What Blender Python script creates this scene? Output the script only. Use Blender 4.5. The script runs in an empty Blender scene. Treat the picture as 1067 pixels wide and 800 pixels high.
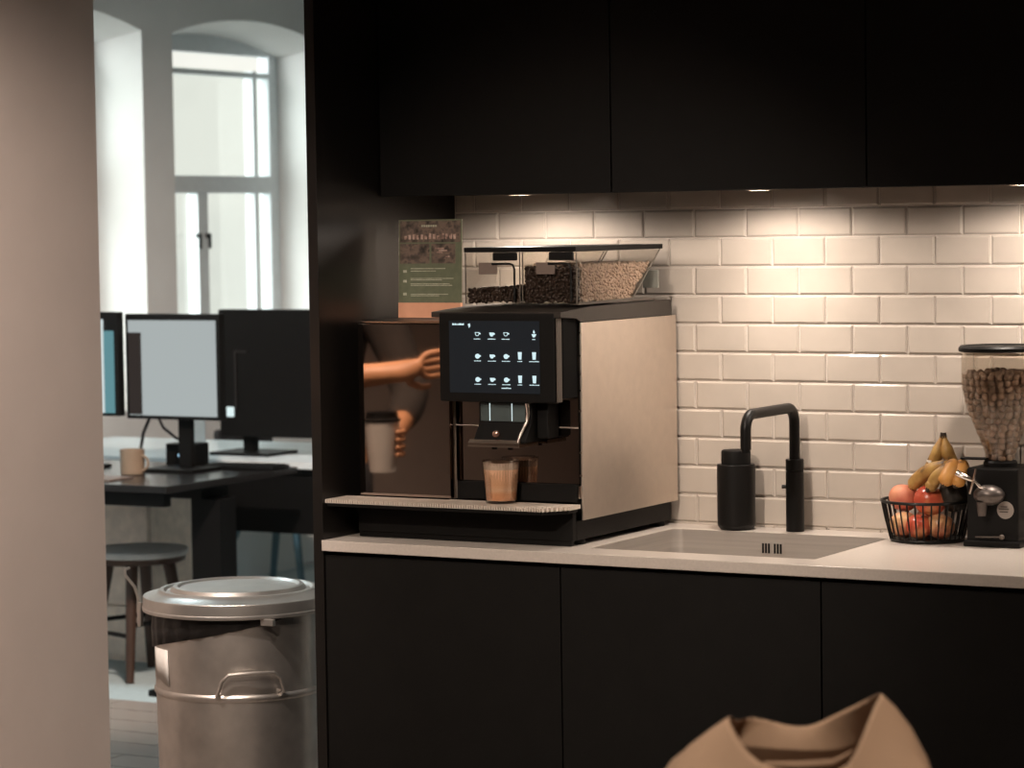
import bpy, bmesh, math, random
from mathutils import Vector, Matrix, Euler
from math import pi, sin, cos, radians
random.seed(7)
S = bpy.context.scene
COL = S.collection

# ------------------------------------------------------------------ materials
def mat(name, col, rough=.5, metal=0., var=.12, scale=25., bump=0., spec=.5, coat=0., emit=None, es=1., aniso=None):
    m = bpy.data.materials.new(name); m.use_nodes = True
    nt = m.node_tree; N = nt.nodes; L = nt.links
    b = N['Principled BSDF']
    tc = N.new('ShaderNodeTexCoord')
    nz = N.new('ShaderNodeTexNoise'); nz.inputs['Scale'].default_value = scale; nz.inputs['Detail'].default_value = 3
    if aniso:
        mp = N.new('ShaderNodeMapping'); mp.inputs['Scale'].default_value = aniso
        L.new(tc.outputs['Object'], mp.inputs['Vector']); L.new(mp.outputs['Vector'], nz.inputs['Vector'])
    else:
        L.new(tc.outputs['Object'], nz.inputs['Vector'])
    rp = N.new('ShaderNodeValToRGB')
    c0 = [max(0, c * (1 - var)) for c in col]; c1 = [min(1, c * (1 + var)) for c in col]
    rp.color_ramp.elements[0].position = .3; rp.color_ramp.elements[1].position = .7
    rp.color_ramp.elements[0].color = (*c0, 1); rp.color_ramp.elements[1].color = (*c1, 1)
    L.new(nz.outputs['Fac'], rp.inputs['Fac']); L.new(rp.outputs['Color'], b.inputs['Base Color'])
    b.inputs['Roughness'].default_value = rough; b.inputs['Metallic'].default_value = metal
    b.inputs['Specular IOR Level'].default_value = spec
    b.inputs['Coat Weight'].default_value = coat; b.inputs['Coat Roughness'].default_value = .05
    if bump:
        bp = N.new('ShaderNodeBump'); bp.inputs['Strength'].default_value = bump; bp.inputs['Distance'].default_value = .004
        L.new(nz.outputs['Fac'], bp.inputs['Height']); L.new(bp.outputs['Normal'], b.inputs['Normal'])
    if emit:
        b.inputs['Emission Color'].default_value = (*emit, 1); b.inputs['Emission Strength'].default_value = es
    return m

def clear(name, tint=(.95, .93, .9), gloss=.12, rough=.05):
    """thin clear plastic or glass: mostly see-through with a fresnel sheen"""
    m = bpy.data.materials.new(name); m.use_nodes = True
    nt = m.node_tree; N = nt.nodes; L = nt.links
    N.remove(N['Principled BSDF']); out = N['Material Output']
    t = N.new('ShaderNodeBsdfTransparent'); t.inputs['Color'].default_value = (*tint, 1)
    g = N.new('ShaderNodeBsdfGlossy'); g.inputs['Roughness'].default_value = rough
    lw = N.new('ShaderNodeLayerWeight'); lw.inputs['Blend'].default_value = .35
    mu = N.new('ShaderNodeMath'); mu.operation = 'MULTIPLY_ADD'; mu.inputs[1].default_value = gloss * 2; mu.inputs[2].default_value = gloss * .35
    mx = N.new('ShaderNodeMixShader')
    L.new(lw.outputs['Fresnel'], mu.inputs[0]); L.new(mu.outputs[0], mx.inputs['Fac'])
    L.new(t.outputs[0], mx.inputs[1]); L.new(g.outputs[0], mx.inputs[2]); L.new(mx.outputs[0], out.inputs['Surface'])
    return m

def emis(name, col, st):
    m = bpy.data.materials.new(name); m.use_nodes = True
    nt = m.node_tree; N = nt.nodes
    N.remove(N['Principled BSDF'])
    e = N.new('ShaderNodeEmission'); e.inputs['Color'].default_value = (*col, 1); e.inputs['Strength'].default_value = st
    nt.links.new(e.outputs[0], N['Material Output'].inputs['Surface'])
    return m

def layered(name, stops, axis=2, scale=1., rough=.3, noise=.0):
    """colour bands along one object axis (metres)"""
    m = bpy.data.materials.new(name); m.use_nodes = True
    nt = m.node_tree; N = nt.nodes; L = nt.links; b = N['Principled BSDF']
    tc = N.new('ShaderNodeTexCoord'); sp = N.new('ShaderNodeSeparateXYZ'); L.new(tc.outputs['Object'], sp.inputs[0])
    mu = N.new('ShaderNodeMath'); mu.operation = 'MULTIPLY'; mu.inputs[1].default_value = scale
    L.new(sp.outputs[axis], mu.inputs[0])
    src = mu.outputs[0]
    if noise:
        nz = N.new('ShaderNodeTexNoise'); nz.inputs['Scale'].default_value = 60; L.new(tc.outputs['Object'], nz.inputs['Vector'])
        ad = N.new('ShaderNodeMath'); ad.operation = 'MULTIPLY_ADD'; ad.inputs[1].default_value = noise; L.new(nz.outputs['Fac'], ad.inputs[0]); L.new(src, ad.inputs[2]); src = ad.outputs[0]
    rp = N.new('ShaderNodeValToRGB'); L.new(src, rp.inputs['Fac'])
    el = rp.color_ramp.elements
    while len(el) < len(stops): el.new(.5)
    for e, (p, c) in zip(el, stops): e.position = p; e.color = (*c, 1)
    L.new(rp.outputs['Color'], b.inputs['Base Color']); b.inputs['Roughness'].default_value = rough
    return m

def patchy(name, cols, scale=40., rough=.5, pos=None):
    m = bpy.data.materials.new(name); m.use_nodes = True
    nt = m.node_tree; N = nt.nodes; L = nt.links; b = N['Principled BSDF']
    tc = N.new('ShaderNodeTexCoord'); nz = N.new('ShaderNodeTexNoise'); nz.inputs['Scale'].default_value = scale; nz.inputs['Detail'].default_value = 4
    L.new(tc.outputs['Object'], nz.inputs['Vector'])
    rp = N.new('ShaderNodeValToRGB'); L.new(nz.outputs['Fac'], rp.inputs['Fac'])
    el = rp.color_ramp.elements
    while len(el) < len(cols): el.new(.5)
    for i, (e, c) in enumerate(zip(el, cols)):
        e.position = pos[i] if pos else .3 + .4 * i / (len(cols) - 1); e.color = (*c, 1)
    L.new(rp.outputs['Color'], b.inputs['Base Color']); b.inputs['Roughness'].default_value = rough
    return m

K = {}
K['cab'] = mat('cabinet_black_laminate', (.0072, .0066, .0060), .6, var=.1, spec=.16)
K['panel'] = mat('end_panel_black_brown', (.010, .0085, .0075), .33, var=.1, spec=.5)
K['tile'] = mat('glazed_tile', (.47, .415, .36), .16, var=.06, scale=9, spec=.45)
K['grout'] = mat('tile_grout', (.70, .63, .56), .8, var=.05)
K['stone'] = mat('pale_stone_worktop', (.54, .485, .435), .28, var=.05, scale=180, spec=.4)
K['grid'] = mat('tray_grid_steel', (.80, .71, .62), .45, .3, var=.05)
K['steel'] = mat('brushed_steel', (.60, .56, .52), .38, .75, var=.08, scale=3, aniso=(1, 1, 60))
K['sidesteel'] = mat('satin_steel_side_panel', (.74, .65, .57), .42, 1., var=.03, scale=40)
K['chrome'] = mat('polished_chrome', (.75, .68, .62), .12, 1., var=.02)
K['black'] = mat('matt_black_metal', (.006, .0055, .005), .42, var=.1, spec=.25)
K['plastic'] = mat('black_plastic', (.006, .0056, .0052), .5, var=.1, spec=.18)
K['gloss'] = mat('dark_mirror_front', (.42, .36, .325), .035, 1., var=.02)
K['cover'] = mat('dark_bronze_cover', (.036, .029, .024), .42, .2, var=.08)
K['trim'] = mat('bronze_trim', (.10, .08, .065), .5, .1, var=.06)
K['galv'] = mat('galvanised_zinc', (.64, .60, .56), .36, .92, var=.13, scale=14, bump=.03)
K['galvlid'] = mat('galvanised_zinc_lid', (.62, .60, .57), .34, .9, var=.08, scale=14)
K['binbag'] = mat('black_bin_liner', (.012, .011, .011), .4, var=.2, scale=60, bump=.4)
K['plaster'] = mat('warm_wall_plaster', (.62, .53, .475), .85, var=.025, scale=6)
K['offwall'] = mat('white_office_plaster', (.80, .79, .77), .9, var=.03, scale=4)
K['ceil'] = mat('ceiling_paint', (.55, .53, .50), .9, var=.03, scale=3)
K['kfloor'] = mat('kitchen_floor_grey', (.22, .19, .17), .5, var=.12, scale=5)
K['frame'] = mat('white_window_paint', (.74, .79, .81), .4, var=.03)
K['glass'] = clear('window_glass', (.97, .99, .98), .06)
K['clear'] = clear('clear_plastic', (.93, .91, .88), .10)
K['tumbler'] = clear('drinking_glass', (.93, .91, .89), .16)
K['beans'] = mat('roasted_coffee_beans', (.07, .043, .03), .4, var=.35, scale=45, spec=.4)
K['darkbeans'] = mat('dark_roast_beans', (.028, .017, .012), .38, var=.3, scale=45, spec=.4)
K['edge'] = mat('clear_plastic_edge', (.14, .12, .10), .2, var=.1)
K['edgetrim'] = mat('satin_edge_trim', (.62, .52, .44), .4, .3, var=.04)
K['deep'] = mat('deep_black_housing', (.003, .003, .003), .6, var=.1, spec=.06)
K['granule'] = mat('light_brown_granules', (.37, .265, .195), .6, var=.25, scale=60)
K['nuts'] = mat('brown_roasted_nuts', (.30, .20, .14), .5, var=.35, scale=30)
K['kraft'] = mat('brown_kraft_paper', (.42, .275, .175), .8, var=.06, scale=12, bump=.08)
K['wood'] = mat('dark_stained_wood', (.055, .028, .018), .45, var=.25, scale=12, aniso=(1, 1, .12))
K['table'] = mat('oak_table_top', (.35, .22, .13), .5, var=.2, scale=10, aniso=(.1, 1, 1))
K['desk'] = mat('black_desk_laminate', (.013, .012, .012), .24, var=.1, spec=.5)
K['deskleg'] = mat('black_powder_coat', (.005, .005, .005), .5, var=.1, spec=.2)
K['white'] = mat('white_laminate', (.70, .76, .78), .4, var=.03)
K['paper'] = mat('white_paper', (.75, .72, .68), .8, var=.05, scale=50)
K['mug'] = mat('sand_ceramic', (.25, .18, .125), .35, var=.06)
K['stoolseat'] = mat('pale_stool_seat', (.55, .55, .54), .5, var=.06)
K['chairfab'] = mat('charcoal_upholstery', (.025, .024, .025), .9, var=.2, scale=80)
K['chairleg'] = mat('blue_grey_chair_base', (.12, .20, .24), .35, .3, var=.08)
K['label'] = mat('brown_label_plate', (.16, .12, .10), .5, var=.05)
K['orange'] = mat('orange_leaflet_base', (.74, .37, .23), .5, var=.06)
K['green'] = mat('olive_green_print', (.145, .16, .10), .5, var=.12, scale=60)
K['printtext'] = mat('pale_green_print', (.50, .50, .38), .6, var=.25, scale=150)
K['photo'] = patchy('printed_photo', [(.025, .02, .015), (.10, .075, .06), (.20, .14, .11), (.06, .045, .035)], 55)
K['photolight'] = patchy('printed_faces', [(.08, .05, .04), (.48, .31, .25), (.65, .52, .44)], 110)
K['sticker'] = mat('grey_sticker', (.33, .29, .26), .5, var=.06)
K['stickertext'] = mat('dark_sticker_print', (.10, .08, .07), .6)
K['screen'] = mat('display_glass', (.006, .006, .007), .10, spec=.4, emit=(.010, .012, .014), es=1.)
K['icons'] = emis('display_icons', (.72, .93, .98), .95)
K['monitor'] = emis('lit_monitor_page', (.40, .44, .44), 1.)
K['monitordark'] = emis('lit_monitor_sidebar', (.035, .028, .025), 1.)
K['monitorteal'] = emis('lit_monitor_teal', (.12, .27, .30), 1.)
K['monitorwhite'] = emis('lit_monitor_white', (.62, .70, .70), 1.)
K['led'] = emis('led_lens', (1., .87, .75), 55.)
K['blueled'] = emis('blue_status_light', (.45, .75, 1.), 1.6)
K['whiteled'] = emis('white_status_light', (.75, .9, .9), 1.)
K['latte'] = layered('layered_milk_coffee', [(0, (.80, .40, .20)), (.33, (.88, .47, .26)), (.44, (.95, .66, .44)), (.60, (.90, .54, .33)), (1, (.92, .60, .40))], 2, 1 / .072, .35, .06)
K['foam'] = mat('coffee_foam', (.60, .47, .37), .7, var=.08, scale=90)
K['spoutglass'] = mat('spout_cover_glass', (.075, .095, .095), .08, spec=.8)  # bluish base colour carries the mirrored office
K['cable'] = mat('black_cable', (.012, .012, .012), .5)
K['banana'] = patchy('ripe_banana_skin', [(.05, .025, .012), (.36, .19, .05), (.50, .31, .09)], 30, .5, (.32, .44, .66))
K['orangebanana'] = patchy('orange_banana_skin', [(.10, .045, .015), (.50, .22, .045), (.58, .29, .07)], 26, .5, (.28, .40, .7))
K['bananatip'] = mat('banana_tip', (.035, .022, .014), .7)
K['peach'] = patchy('peach_skin', [(.66, .30, .16), (.62, .20, .12), (.48, .10, .07)], 14, .55)
K['apple'] = patchy('apple_skin', [(.40, .05, .03), (.52, .10, .05), (.62, .28, .12)], 22, .25)
K['applestripe'] = patchy('striped_apple_skin', [(.70, .45, .22), (.62, .30, .15), (.42, .08, .05)], 18, .3)
K['avocado'] = mat('dark_avocado_skin', (.018, .014, .010), .5, var=.3, scale=90, bump=.4)
K['skin'] = mat('warm_skin', (.52, .25, .125), .5, var=.06)
K['shirt'] = mat('dark_brown_shirt', (.028, .022, .019), .9, var=.15, scale=50)
K['jeans'] = mat('dark_trousers', (.02, .02, .024), .9, var=.15, scale=50)
K['hair'] = mat('dark_hair', (.015, .010, .008), .6, var=.2, scale=60)
K['cup'] = mat('white_paper_cup', (.72, .68, .63), .6, var=.03)
K['leaf'] = mat('pale_leaves', (.16, .2, .12), .7, var=.3)

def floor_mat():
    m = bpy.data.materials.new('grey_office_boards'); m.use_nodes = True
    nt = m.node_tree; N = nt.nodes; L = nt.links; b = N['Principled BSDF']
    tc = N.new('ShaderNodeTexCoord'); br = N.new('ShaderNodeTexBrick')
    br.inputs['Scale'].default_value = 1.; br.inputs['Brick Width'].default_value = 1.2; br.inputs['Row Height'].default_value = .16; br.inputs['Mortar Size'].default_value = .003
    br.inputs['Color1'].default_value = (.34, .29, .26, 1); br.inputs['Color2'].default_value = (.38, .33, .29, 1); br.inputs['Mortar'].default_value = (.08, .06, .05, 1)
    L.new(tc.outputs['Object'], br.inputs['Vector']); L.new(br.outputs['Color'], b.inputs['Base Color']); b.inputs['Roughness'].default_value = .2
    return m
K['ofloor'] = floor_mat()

# ------------------------------------------------------------------ mesh helpers
class B:
    """collects shapes (world coordinates) into one bmesh; mi = material slot of the shapes that follow"""
    def __init__(s): s.bm = bmesh.new(); s.mi = 0
    def _fin(s, before):
        for f in s.bm.faces:
            if f.index == -1 or f not in before: f.material_index = s.mi
    def box(s, x0, x1, y0, y1, z0, z1, bev=0., seg=2, M=None):
        t = bmesh.new(); bmesh.ops.create_cube(t, size=1.)
        for v in t.verts: v.co = Vector(((x0 + x1) / 2 + v.co.x * (x1 - x0), (y0 + y1) / 2 + v.co.y * (y1 - y0), (z0 + z1) / 2 + v.co.z * (z1 - z0)))
        if bev: bmesh.ops.bevel(t, geom=t.edges[:], offset=bev, segments=seg, profile=.5, affect='EDGES')
        return s.join(t, M)
    def join(s, t, M=None):
        if M is not None: bmesh.ops.transform(t, matrix=M, verts=t.verts[:])
        mp = {}
        for v in t.verts: mp[v] = s.bm.verts.new(v.co)
        for f in t.faces:
            try: g = s.bm.faces.new([mp[v] for v in f.verts]); g.material_index = s.mi
            except ValueError: pass
        t.free(); return s
    def lathe(s, prof, c=(0, 0, 0), seg=40, axis='z', M=None, closed=False):
        t = bmesh.new(); rings = []
        for r, z in prof:
            if r < 1e-6: rings.append([t.verts.new((0, 0, z))])
            else: rings.append([t.verts.new((r * cos(2 * pi * i / seg), r * sin(2 * pi * i / seg), z)) for i in range(seg)])
        if closed: rings.append(rings[0])
        for a, b in zip(rings, rings[1:]):
            for i in range(seg):
                j = (i + 1) % seg
                q = [a[i % len(a)], a[j % len(a)], b[j % len(b)], b[i % len(b)]]
                u = []
                for v in q:
                    if v not in u: u.append(v)
                if len(u) > 2: t.faces.new(u)
        R = {'z': Matrix.Identity(4), 'x': Matrix.Rotation(pi / 2, 4, 'Y'), 'y': Matrix.Rotation(-pi / 2, 4, 'X')}[axis]
        X = Matrix.Translation(c) @ R
        return s.join(t, (M @ X) if M is not None else X)
    def cyl(s, p0, p1, r0, r1=None, seg=20):
        r1 = r0 if r1 is None else r1; p0 = Vector(p0); p1 = Vector(p1); d = p1 - p0
        q = d.to_track_quat('Z', 'Y').to_matrix().to_4x4()
        return s.lathe([(0, 0), (r0, 0), (r1, d.length), (0, d.length)], seg=seg, M=Matrix.Translation(p0) @ q)
    def tube(s, pts, r, seg=10, closed=False, cap=True):
        P = [Vector(p) for p in pts]; n = len(P); rr = r if isinstance(r, (list, tuple)) else [r] * n
        t = bmesh.new(); rings = []; up = None
        for i in range(n):
            if closed: d = P[(i + 1) % n] - P[i - 1]
            else: d = P[min(i + 1, n - 1)] - P[max(i - 1, 0)]
            d.normalize()
            if up is None:
                up = Vector((0, 0, 1)) if abs(d.z) < .9 else Vector((1, 0, 0))
            a = d.cross(up); a.normalize(); b = a.cross(d); b.normalize(); up = b
            rings.append([t.verts.new(P[i] + (a * cos(2 * pi * k / seg) + b * sin(2 * pi * k / seg)) * rr[i]) for k in range(seg)])
        m = n if closed else n - 1
        for i in range(m):
            A = rings[i]; C = rings[(i + 1) % n]
            for k in range(seg): t.faces.new([A[k], A[(k + 1) % seg], C[(k + 1) % seg], C[k]])
        if cap and not closed: t.faces.new(rings[0][::-1]); t.faces.new(rings[-1])
        return s.join(t)
    def ball(s, c, r, seg=20, M=None):
        r = r if isinstance(r, (tuple, list)) else (r, r, r)
        t = bmesh.new(); bmesh.ops.create_uvsphere(t, u_segments=seg, v_segments=max(6, seg // 2), radius=1.)
        X = Matrix.Translation(c) @ (M if M is not None else Matrix.Identity(4)) @ Matrix.Diagonal((*r, 1))
        return s.join(t, X)
    def prism(s, poly, axis, a0, a1, bev=0.):
        """polygon in the two other axes (in xyz order) extruded along axis"""
        t = bmesh.new()
        def p3(p, a): return {'x': (a, p[0], p[1]), 'y': (p[0], a, p[1]), 'z': (p[0], p[1], a)}[axis]
        A = [t.verts.new(p3(p, a0)) for p in poly]; C = [t.verts.new(p3(p, a1)) for p in poly]
        t.faces.new(A); t.faces.new(C[::-1]); n = len(poly)
        for i in range(n): t.faces.new([A[i], C[i], C[(i + 1) % n], A[(i + 1) % n]])
        bmesh.ops.recalc_face_normals(t, faces=t.faces[:])
        if bev: bmesh.ops.bevel(t, geom=t.edges[:], offset=bev, segments=2, profile=.5, affect='EDGES')
        return s.join(t)
    def quad(s, a, b, c, d):
        f = s.bm.faces.new([s.bm.verts.new(v) for v in (a, b, c, d)]); f.material_index = s.mi; return s

WLOC = {}
def link(name, b, mats, parent=None, origin=None, smooth=35):
    bm = b.bm if isinstance(b, B) else b
    bmesh.ops.recalc_face_normals(bm, faces=bm.faces[:])
    vs = [v.co for v in bm.verts]
    if parent is not None: o0 = Vector(WLOC[parent.name])
    elif origin is not None: o0 = Vector(origin)
    else:
        xs = [v.x for v in vs]; ys = [v.y for v in vs]; zs = [v.z for v in vs]
        o0 = Vector(((min(xs) + max(xs)) / 2, (min(ys) + max(ys)) / 2, min(zs)))
    for v in bm.verts: v.co -= o0
    me = bpy.data.meshes.new(name); bm.to_mesh(me); bm.free()
    for m in (mats if isinstance(mats, (list, tuple)) else [mats]): me.materials.append(m)
    if smooth:
        me.shade_smooth(); me.set_sharp_from_angle(angle=radians(smooth))
    o = bpy.data.objects.new(name, me); COL.objects.link(o)
    if smooth: w = o.modifiers.new('face_normals', 'WEIGHTED_NORMAL'); w.keep_sharp = True; w.weight = 100
    if parent is not None: o.parent = parent
    else: o.location = o0
    WLOC[o.name] = tuple(o0)
    return o
def tag(o, label, cat, group=None, kind=None):
    o['label'] = label; o['category'] = cat
    if group: o['group'] = group
    if kind: o['kind'] = kind
    return o
def thing(name, label, cat, loc, group=None):
    o = bpy.data.objects.new(name, None); COL.objects.link(o); o.location = loc; o.empty_display_size = .05
    WLOC[o.name] = tuple(loc)
    return tag(o, label, cat, group)
def struct(name, b, m, label, cat, smooth=35):
    o = link(name, b, m, None, (0, 0, 0), smooth); o['kind'] = 'structure'; return tag(o, label, cat)
def copytree(o, parent=None):
    c = o.copy(); COL.objects.link(c)
    if parent is not None: c.parent = parent
    for ch in list(o.children): copytree(ch, c)
    return c

# ------------------------------------------------------------------ measurements (metres)
U = .12953; Z0 = 1.6254; TH = U / 1.975
XP = -.638           # inner face of the tall end panel
CT = .90             # worktop height
XL = -1.793          # plaster wall on the left
CEIL = 2.75

# ------------------------------------------------------------------ room shell
struct('floor', B().box(XL - .1, 3.9, -7.4, .12, -.06, 0), K['kfloor'], 'grey kitchen floor below the black cabinets', 'floor')
struct('floor_carpet', B().box(-5.2, 3.9, 1.75, 8.0, -.06, 0), mat('pale_blue_grey_carpet', (.42, .50, .51), .8, var=.08, scale=40), 'pale blue grey office floor under the desks', 'floor')  # bluish window light on the far floor is put into this colour
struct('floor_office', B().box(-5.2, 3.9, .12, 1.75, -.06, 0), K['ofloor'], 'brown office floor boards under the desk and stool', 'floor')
struct('ceiling', B().box(XL - .1, 3.9, -7.4, .0, CEIL, CEIL + .08), K['ceil'], 'ceiling over the kitchen', 'ceiling')
struct('ceiling_office', B().box(-5.2, 3.9, .0, 8.0, CEIL, CEIL + .08), K['offwall'], 'white ceiling over the office', 'ceiling')
struct('wall_left', B().box(XL - .1, XL, -7.4, .106, 0, CEIL), K['plaster'], 'plain beige plaster wall at the left edge of the opening', 'wall')
struct('wall_right', B().box(3.8, 3.9, -7.4, 0., 0, CEIL), K['plaster'], 'plaster wall at the right end of the kitchen', 'wall')
struct('wall_rear', B().box(XL, 3.8, -7.4, -7.3, 0, CEIL), K['plaster'], 'plaster wall facing the kitchen run', 'wall')
# tiled kitchen wall: slab with real bevelled tiles in running bond
b = B(); b.mi = 1
b.box(XP - .026, 3.8, .004, .12, 0, CEIL)
b.mi = 0
def tile(x0, x1, z0, z1):
    g = .0012; e = .0055; d = .0028
    a = [(x0 + g, z0 + g), (x1 - g, z0 + g), (x1 - g, z1 - g), (x0 + g, z1 - g)]
    if x1 - x0 < .02: return
    t = (random.uniform(-1, 1) * .00022, random.uniform(-1, 1) * .00022)
    i = [(x0 + e, z0 + e, t[0] + t[1]), (x1 - e, z0 + e, -t[0] + t[1]), (x1 - e, z1 - e, -t[0] - t[1]), (x0 + e, z1 - e, t[0] - t[1])]
    O = [b.bm.verts.new((x, d, z)) for x, z in a]; I = [b.bm.verts.new((x, y, z)) for x, z, y in i]
    b.bm.faces.new(I)
    for k in range(4): b.bm.faces.new([O[k], O[(k + 1) % 4], I[(k + 1) % 4], I[k]])
for r in range(-1, 12):
    zt = Z0 - r * TH; zb = max(zt - TH, CT)
    for c in range(-6, 16):
        x0 = c * U + (0 if r % 2 == 0 else U / 2) - .0005; x1 = x0 + U
        if x1 < XP: continue
        tile(max(x0, XP + .001), x1, zb, zt)
for f in b.bm.faces:
    pass
struct('wall_back', b, [K['tile'], K['grout']], 'wall of glossy beige metro tiles above the worktop', 'wall', 20)

# ------------------------------------------------------------------ office window wall (x = -4.5 facing the room), deep arched niches
b = B(); XW, XG, XO = -4.5, -4.80, -4.835
niches = [(2.72, 3.93), (4.15, 5.36)]
def arch(y, y0, y1, apex):
    c = (y0 + y1) / 2; R = 2.2
    return apex - (R - math.sqrt(R * R - (y - c) ** 2))
edges = [.12] + [v for n in niches for v in n] + [8.0]
for i in range(0, len(edges), 2): b.box(XO, XW, edges[i], edges[i + 1], 0, CEIL)
NS = 16
for (y0, y1) in niches:
    b.box(XO, XW, y0, y1, 0, .82)
    for k in range(NS):
        a = y0 + (y1 - y0) * k / NS; c = y0 + (y1 - y0) * (k + 1) / NS
        fa, fc = arch(a, y0, y1, 2.53), arch(c, y0, y1, 2.53); ba, bc = fa - .06, fc - .06
        b.quad((XW, a, fa), (XW, c, fc), (XW, c, CEIL), (XW, a, CEIL))
        b.quad((XW, a, fa), (XW, c, fc), (XO, c, bc), (XO, a, ba))
        b.quad((XO, a, ba), (XO, c, bc), (XO, c, CEIL), (XO, a, CEIL))
bmesh.ops.remove_doubles(b.bm, verts=b.bm.verts[:], dist=1e-5)
struct('wall_window', b, K['offwall'], 'white office wall with arched window niches', 'wall', 30)
struct('wall_far', B().box(-5.2, 3.9, 8.0, 8.1, 0, CEIL), K['offwall'], 'white far wall of the office', 'wall')
struct('wall_side', B().box(3.8, 3.9, .12, 8.0, 0, CEIL), K['offwall'], 'white office wall behind the kitchen', 'wall')
struct('wall_near', B().box(XW, XL - .1, .04, .12, 0, CEIL), K['offwall'], 'white office wall beside the opening', 'wall')
# windows
def window(n, y0, y1, label):
    t = thing('window_%d' % n, label, 'window', (XG, (y0 + y1) / 2, .82)); t['kind'] = 'structure'
    f = B()
    zt = 2.43
    f.box(XG - .03, XG + .03, y0 + .001, y0 + .05, .82, zt); f.box(XG - .03, XG + .03, y1 - .075, y1 - .001, .82, zt)
    f.box(XG - .03, XG + .028, y0 + .002, y1 - .002, 2.298, 2.322); f.box(XG - .03, XG + .026, y0 + .05, y1 - .075, zt - .03, zt + .06); f.box(XG - .03, XG + .028, y0 + .05, y1 - .075, .82, .90)
    f.box(XG - .03, XG + .045, y0 + .05, y1 - .075, 1.755, 1.835, .004)        # transom
    f.box(XG - .03, XG + .02, y1 - .195, y1 - .165, .9, zt - .1)                    # side mullion, both lights
    link('window_frame', f, K['frame'], t)
    s_ = B(); m = y0 + .575
    s_.box(XG - .03, XG + .032, m - .035, m + .045, .9, 1.755, .004)
    s_.box(XG - .03, XG + .015, y0 + .05, m - .035, .9, .93); s_.box(XG - .03, XG + .015, m + .045, y1 - .195, .9, .93)
    link('window_casement', s_, K['frame'], t)
    for dy in (-.055, .02):
        h = B(); h.box(XG + .03, XG + .05, m + dy, m + dy + .018, 1.55, 1.57); h.box(XG + .045, XG + .055, m + dy, m + dy + .016, 1.50, 1.57, .003); link('window_handle', h, K['black'], t)
    g = B().box(XG - .012, XG - .008, y0 + .05, y1 - .075, .9, zt - .1)
    link('window_pane', g, K['glass'], t)
    return t
window(1, 2.72, 3.93, 'white casement window in the nearer arched niche')
window(2, 4.15, 5.36, 'white casement window with side light in the arched niche right of the grey pier')

# ------------------------------------------------------------------ kitchen units
ep = link('end_panel', B().box(XP - .026, XP, -.60, .003, 0, CEIL - .002, .0015), K['panel'])
tag(ep, 'tall black end panel standing at the left end of the worktop', 'panel')
BAYS = [(XP + .001, -.039), (-.039, .561), (.561, 1.161), (1.161, 1.761)]
wl = ['black handleless wall cabinet above the coffee machine', 'black handleless wall cabinet above the sink and tap',
      'black handleless wall cabinet above the fruit basket', 'black handleless wall cabinet at the right end of the run']
bl = ['black handleless base cabinet under the coffee machine', 'black handleless base cabinet under the sink',
      'black handleless base cabinet under the fruit basket', 'black handleless base cabinet at the right end of the worktop']
for (x0, x1), l1, l2 in zip(BAYS, wl, bl):
    t = thing('wall_cabinet', l1, 'cabinet', ((x0 + x1) / 2, -.16, 1.667), 'black wall cabinets')
    link('carcass', B().box(x0 + .0005, x1 - .0005, -.316, .003, 1.667, CEIL - .002), K['cab'], t)
    link('door', B().box(x0 + .0015, x1 - .0015, -.337, -.318, 1.664, CEIL - .01, .0012), K['cab'], t)
    t = thing('base_cabinet', l2, 'cabinet', ((x0 + x1) / 2, -.3, 0), 'black base cabinets')
    c = B(); c.box(x0 + .0005, x0 + .018, -.575, .003, .1, .874); c.box(x1 - .018, x1 - .0005, -.575, .003, .1, .874)
    c.box(x0 + .018, x1 - .018, -.575, .003, .1, .118); c.box(x0 + .018, x1 - .018, -.012, .003, .118, .60)
    c.box(x0 + .018, x1 - .018, -.575, -.55, .84, .874)
    link('carcass', c, K['cab'], t)
    link('door', B().box(x0 + .0015, x1 - .0015, -.596, -.577, .105, .866, .0012), K['cab'], t)
    link('plinth', B().box(x0, x1, -.53, -.515, 0, .1), K['cab'], t)
# under-cabinet lights
SX = []
for i, (x, l) in enumerate([(-.347, 'round recessed light under the cabinet above the coffee machine'), (.253, 'round recessed light under the cabinet above the tap'),
                            (.853, 'round recessed light under the cabinet at the right picture edge'), (1.453, 'round recessed light under the rightmost wall cabinet')]):
    t = thing('cabinet_light', l, 'light', (x, -.20, 1.6665), 'lights under the wall cabinets')
    link('ring', B().lathe([(.026, 0), (.034, 0), (.034, -.003), (.026, -.004)], (x, -.20, 1.667), 28, closed=True), K['chrome'], t)
    link('lens', B().lathe([(0, -.002), (.026, -.002), (.026, 0), (0, 0)], (x, -.20, 1.667), 28), K['led'], t)
    L = bpy.data.lights.new('cabinet_spot', 'SPOT'); L.energy = 10.5; L.color = (1, .865, .755); L.spot_size = radians(132); L.spot_blend = 1.; L.shadow_soft_size = .03
    o = bpy.data.objects.new('cabinet_spot', L); COL.objects.link(o); o.location = (x, -.20, 1.655)
    L = bpy.data.lights.new('cabinet_glow', 'SPOT'); L.energy = 7.; L.color = (1, .865, .755); L.spot_size = radians(172); L.spot_blend = .35; L.shadow_soft_size = .026
    o = bpy.data.objects.new('cabinet_glow', L); COL.objects.link(o); o.location = (x, -.20, 1.656)

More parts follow.
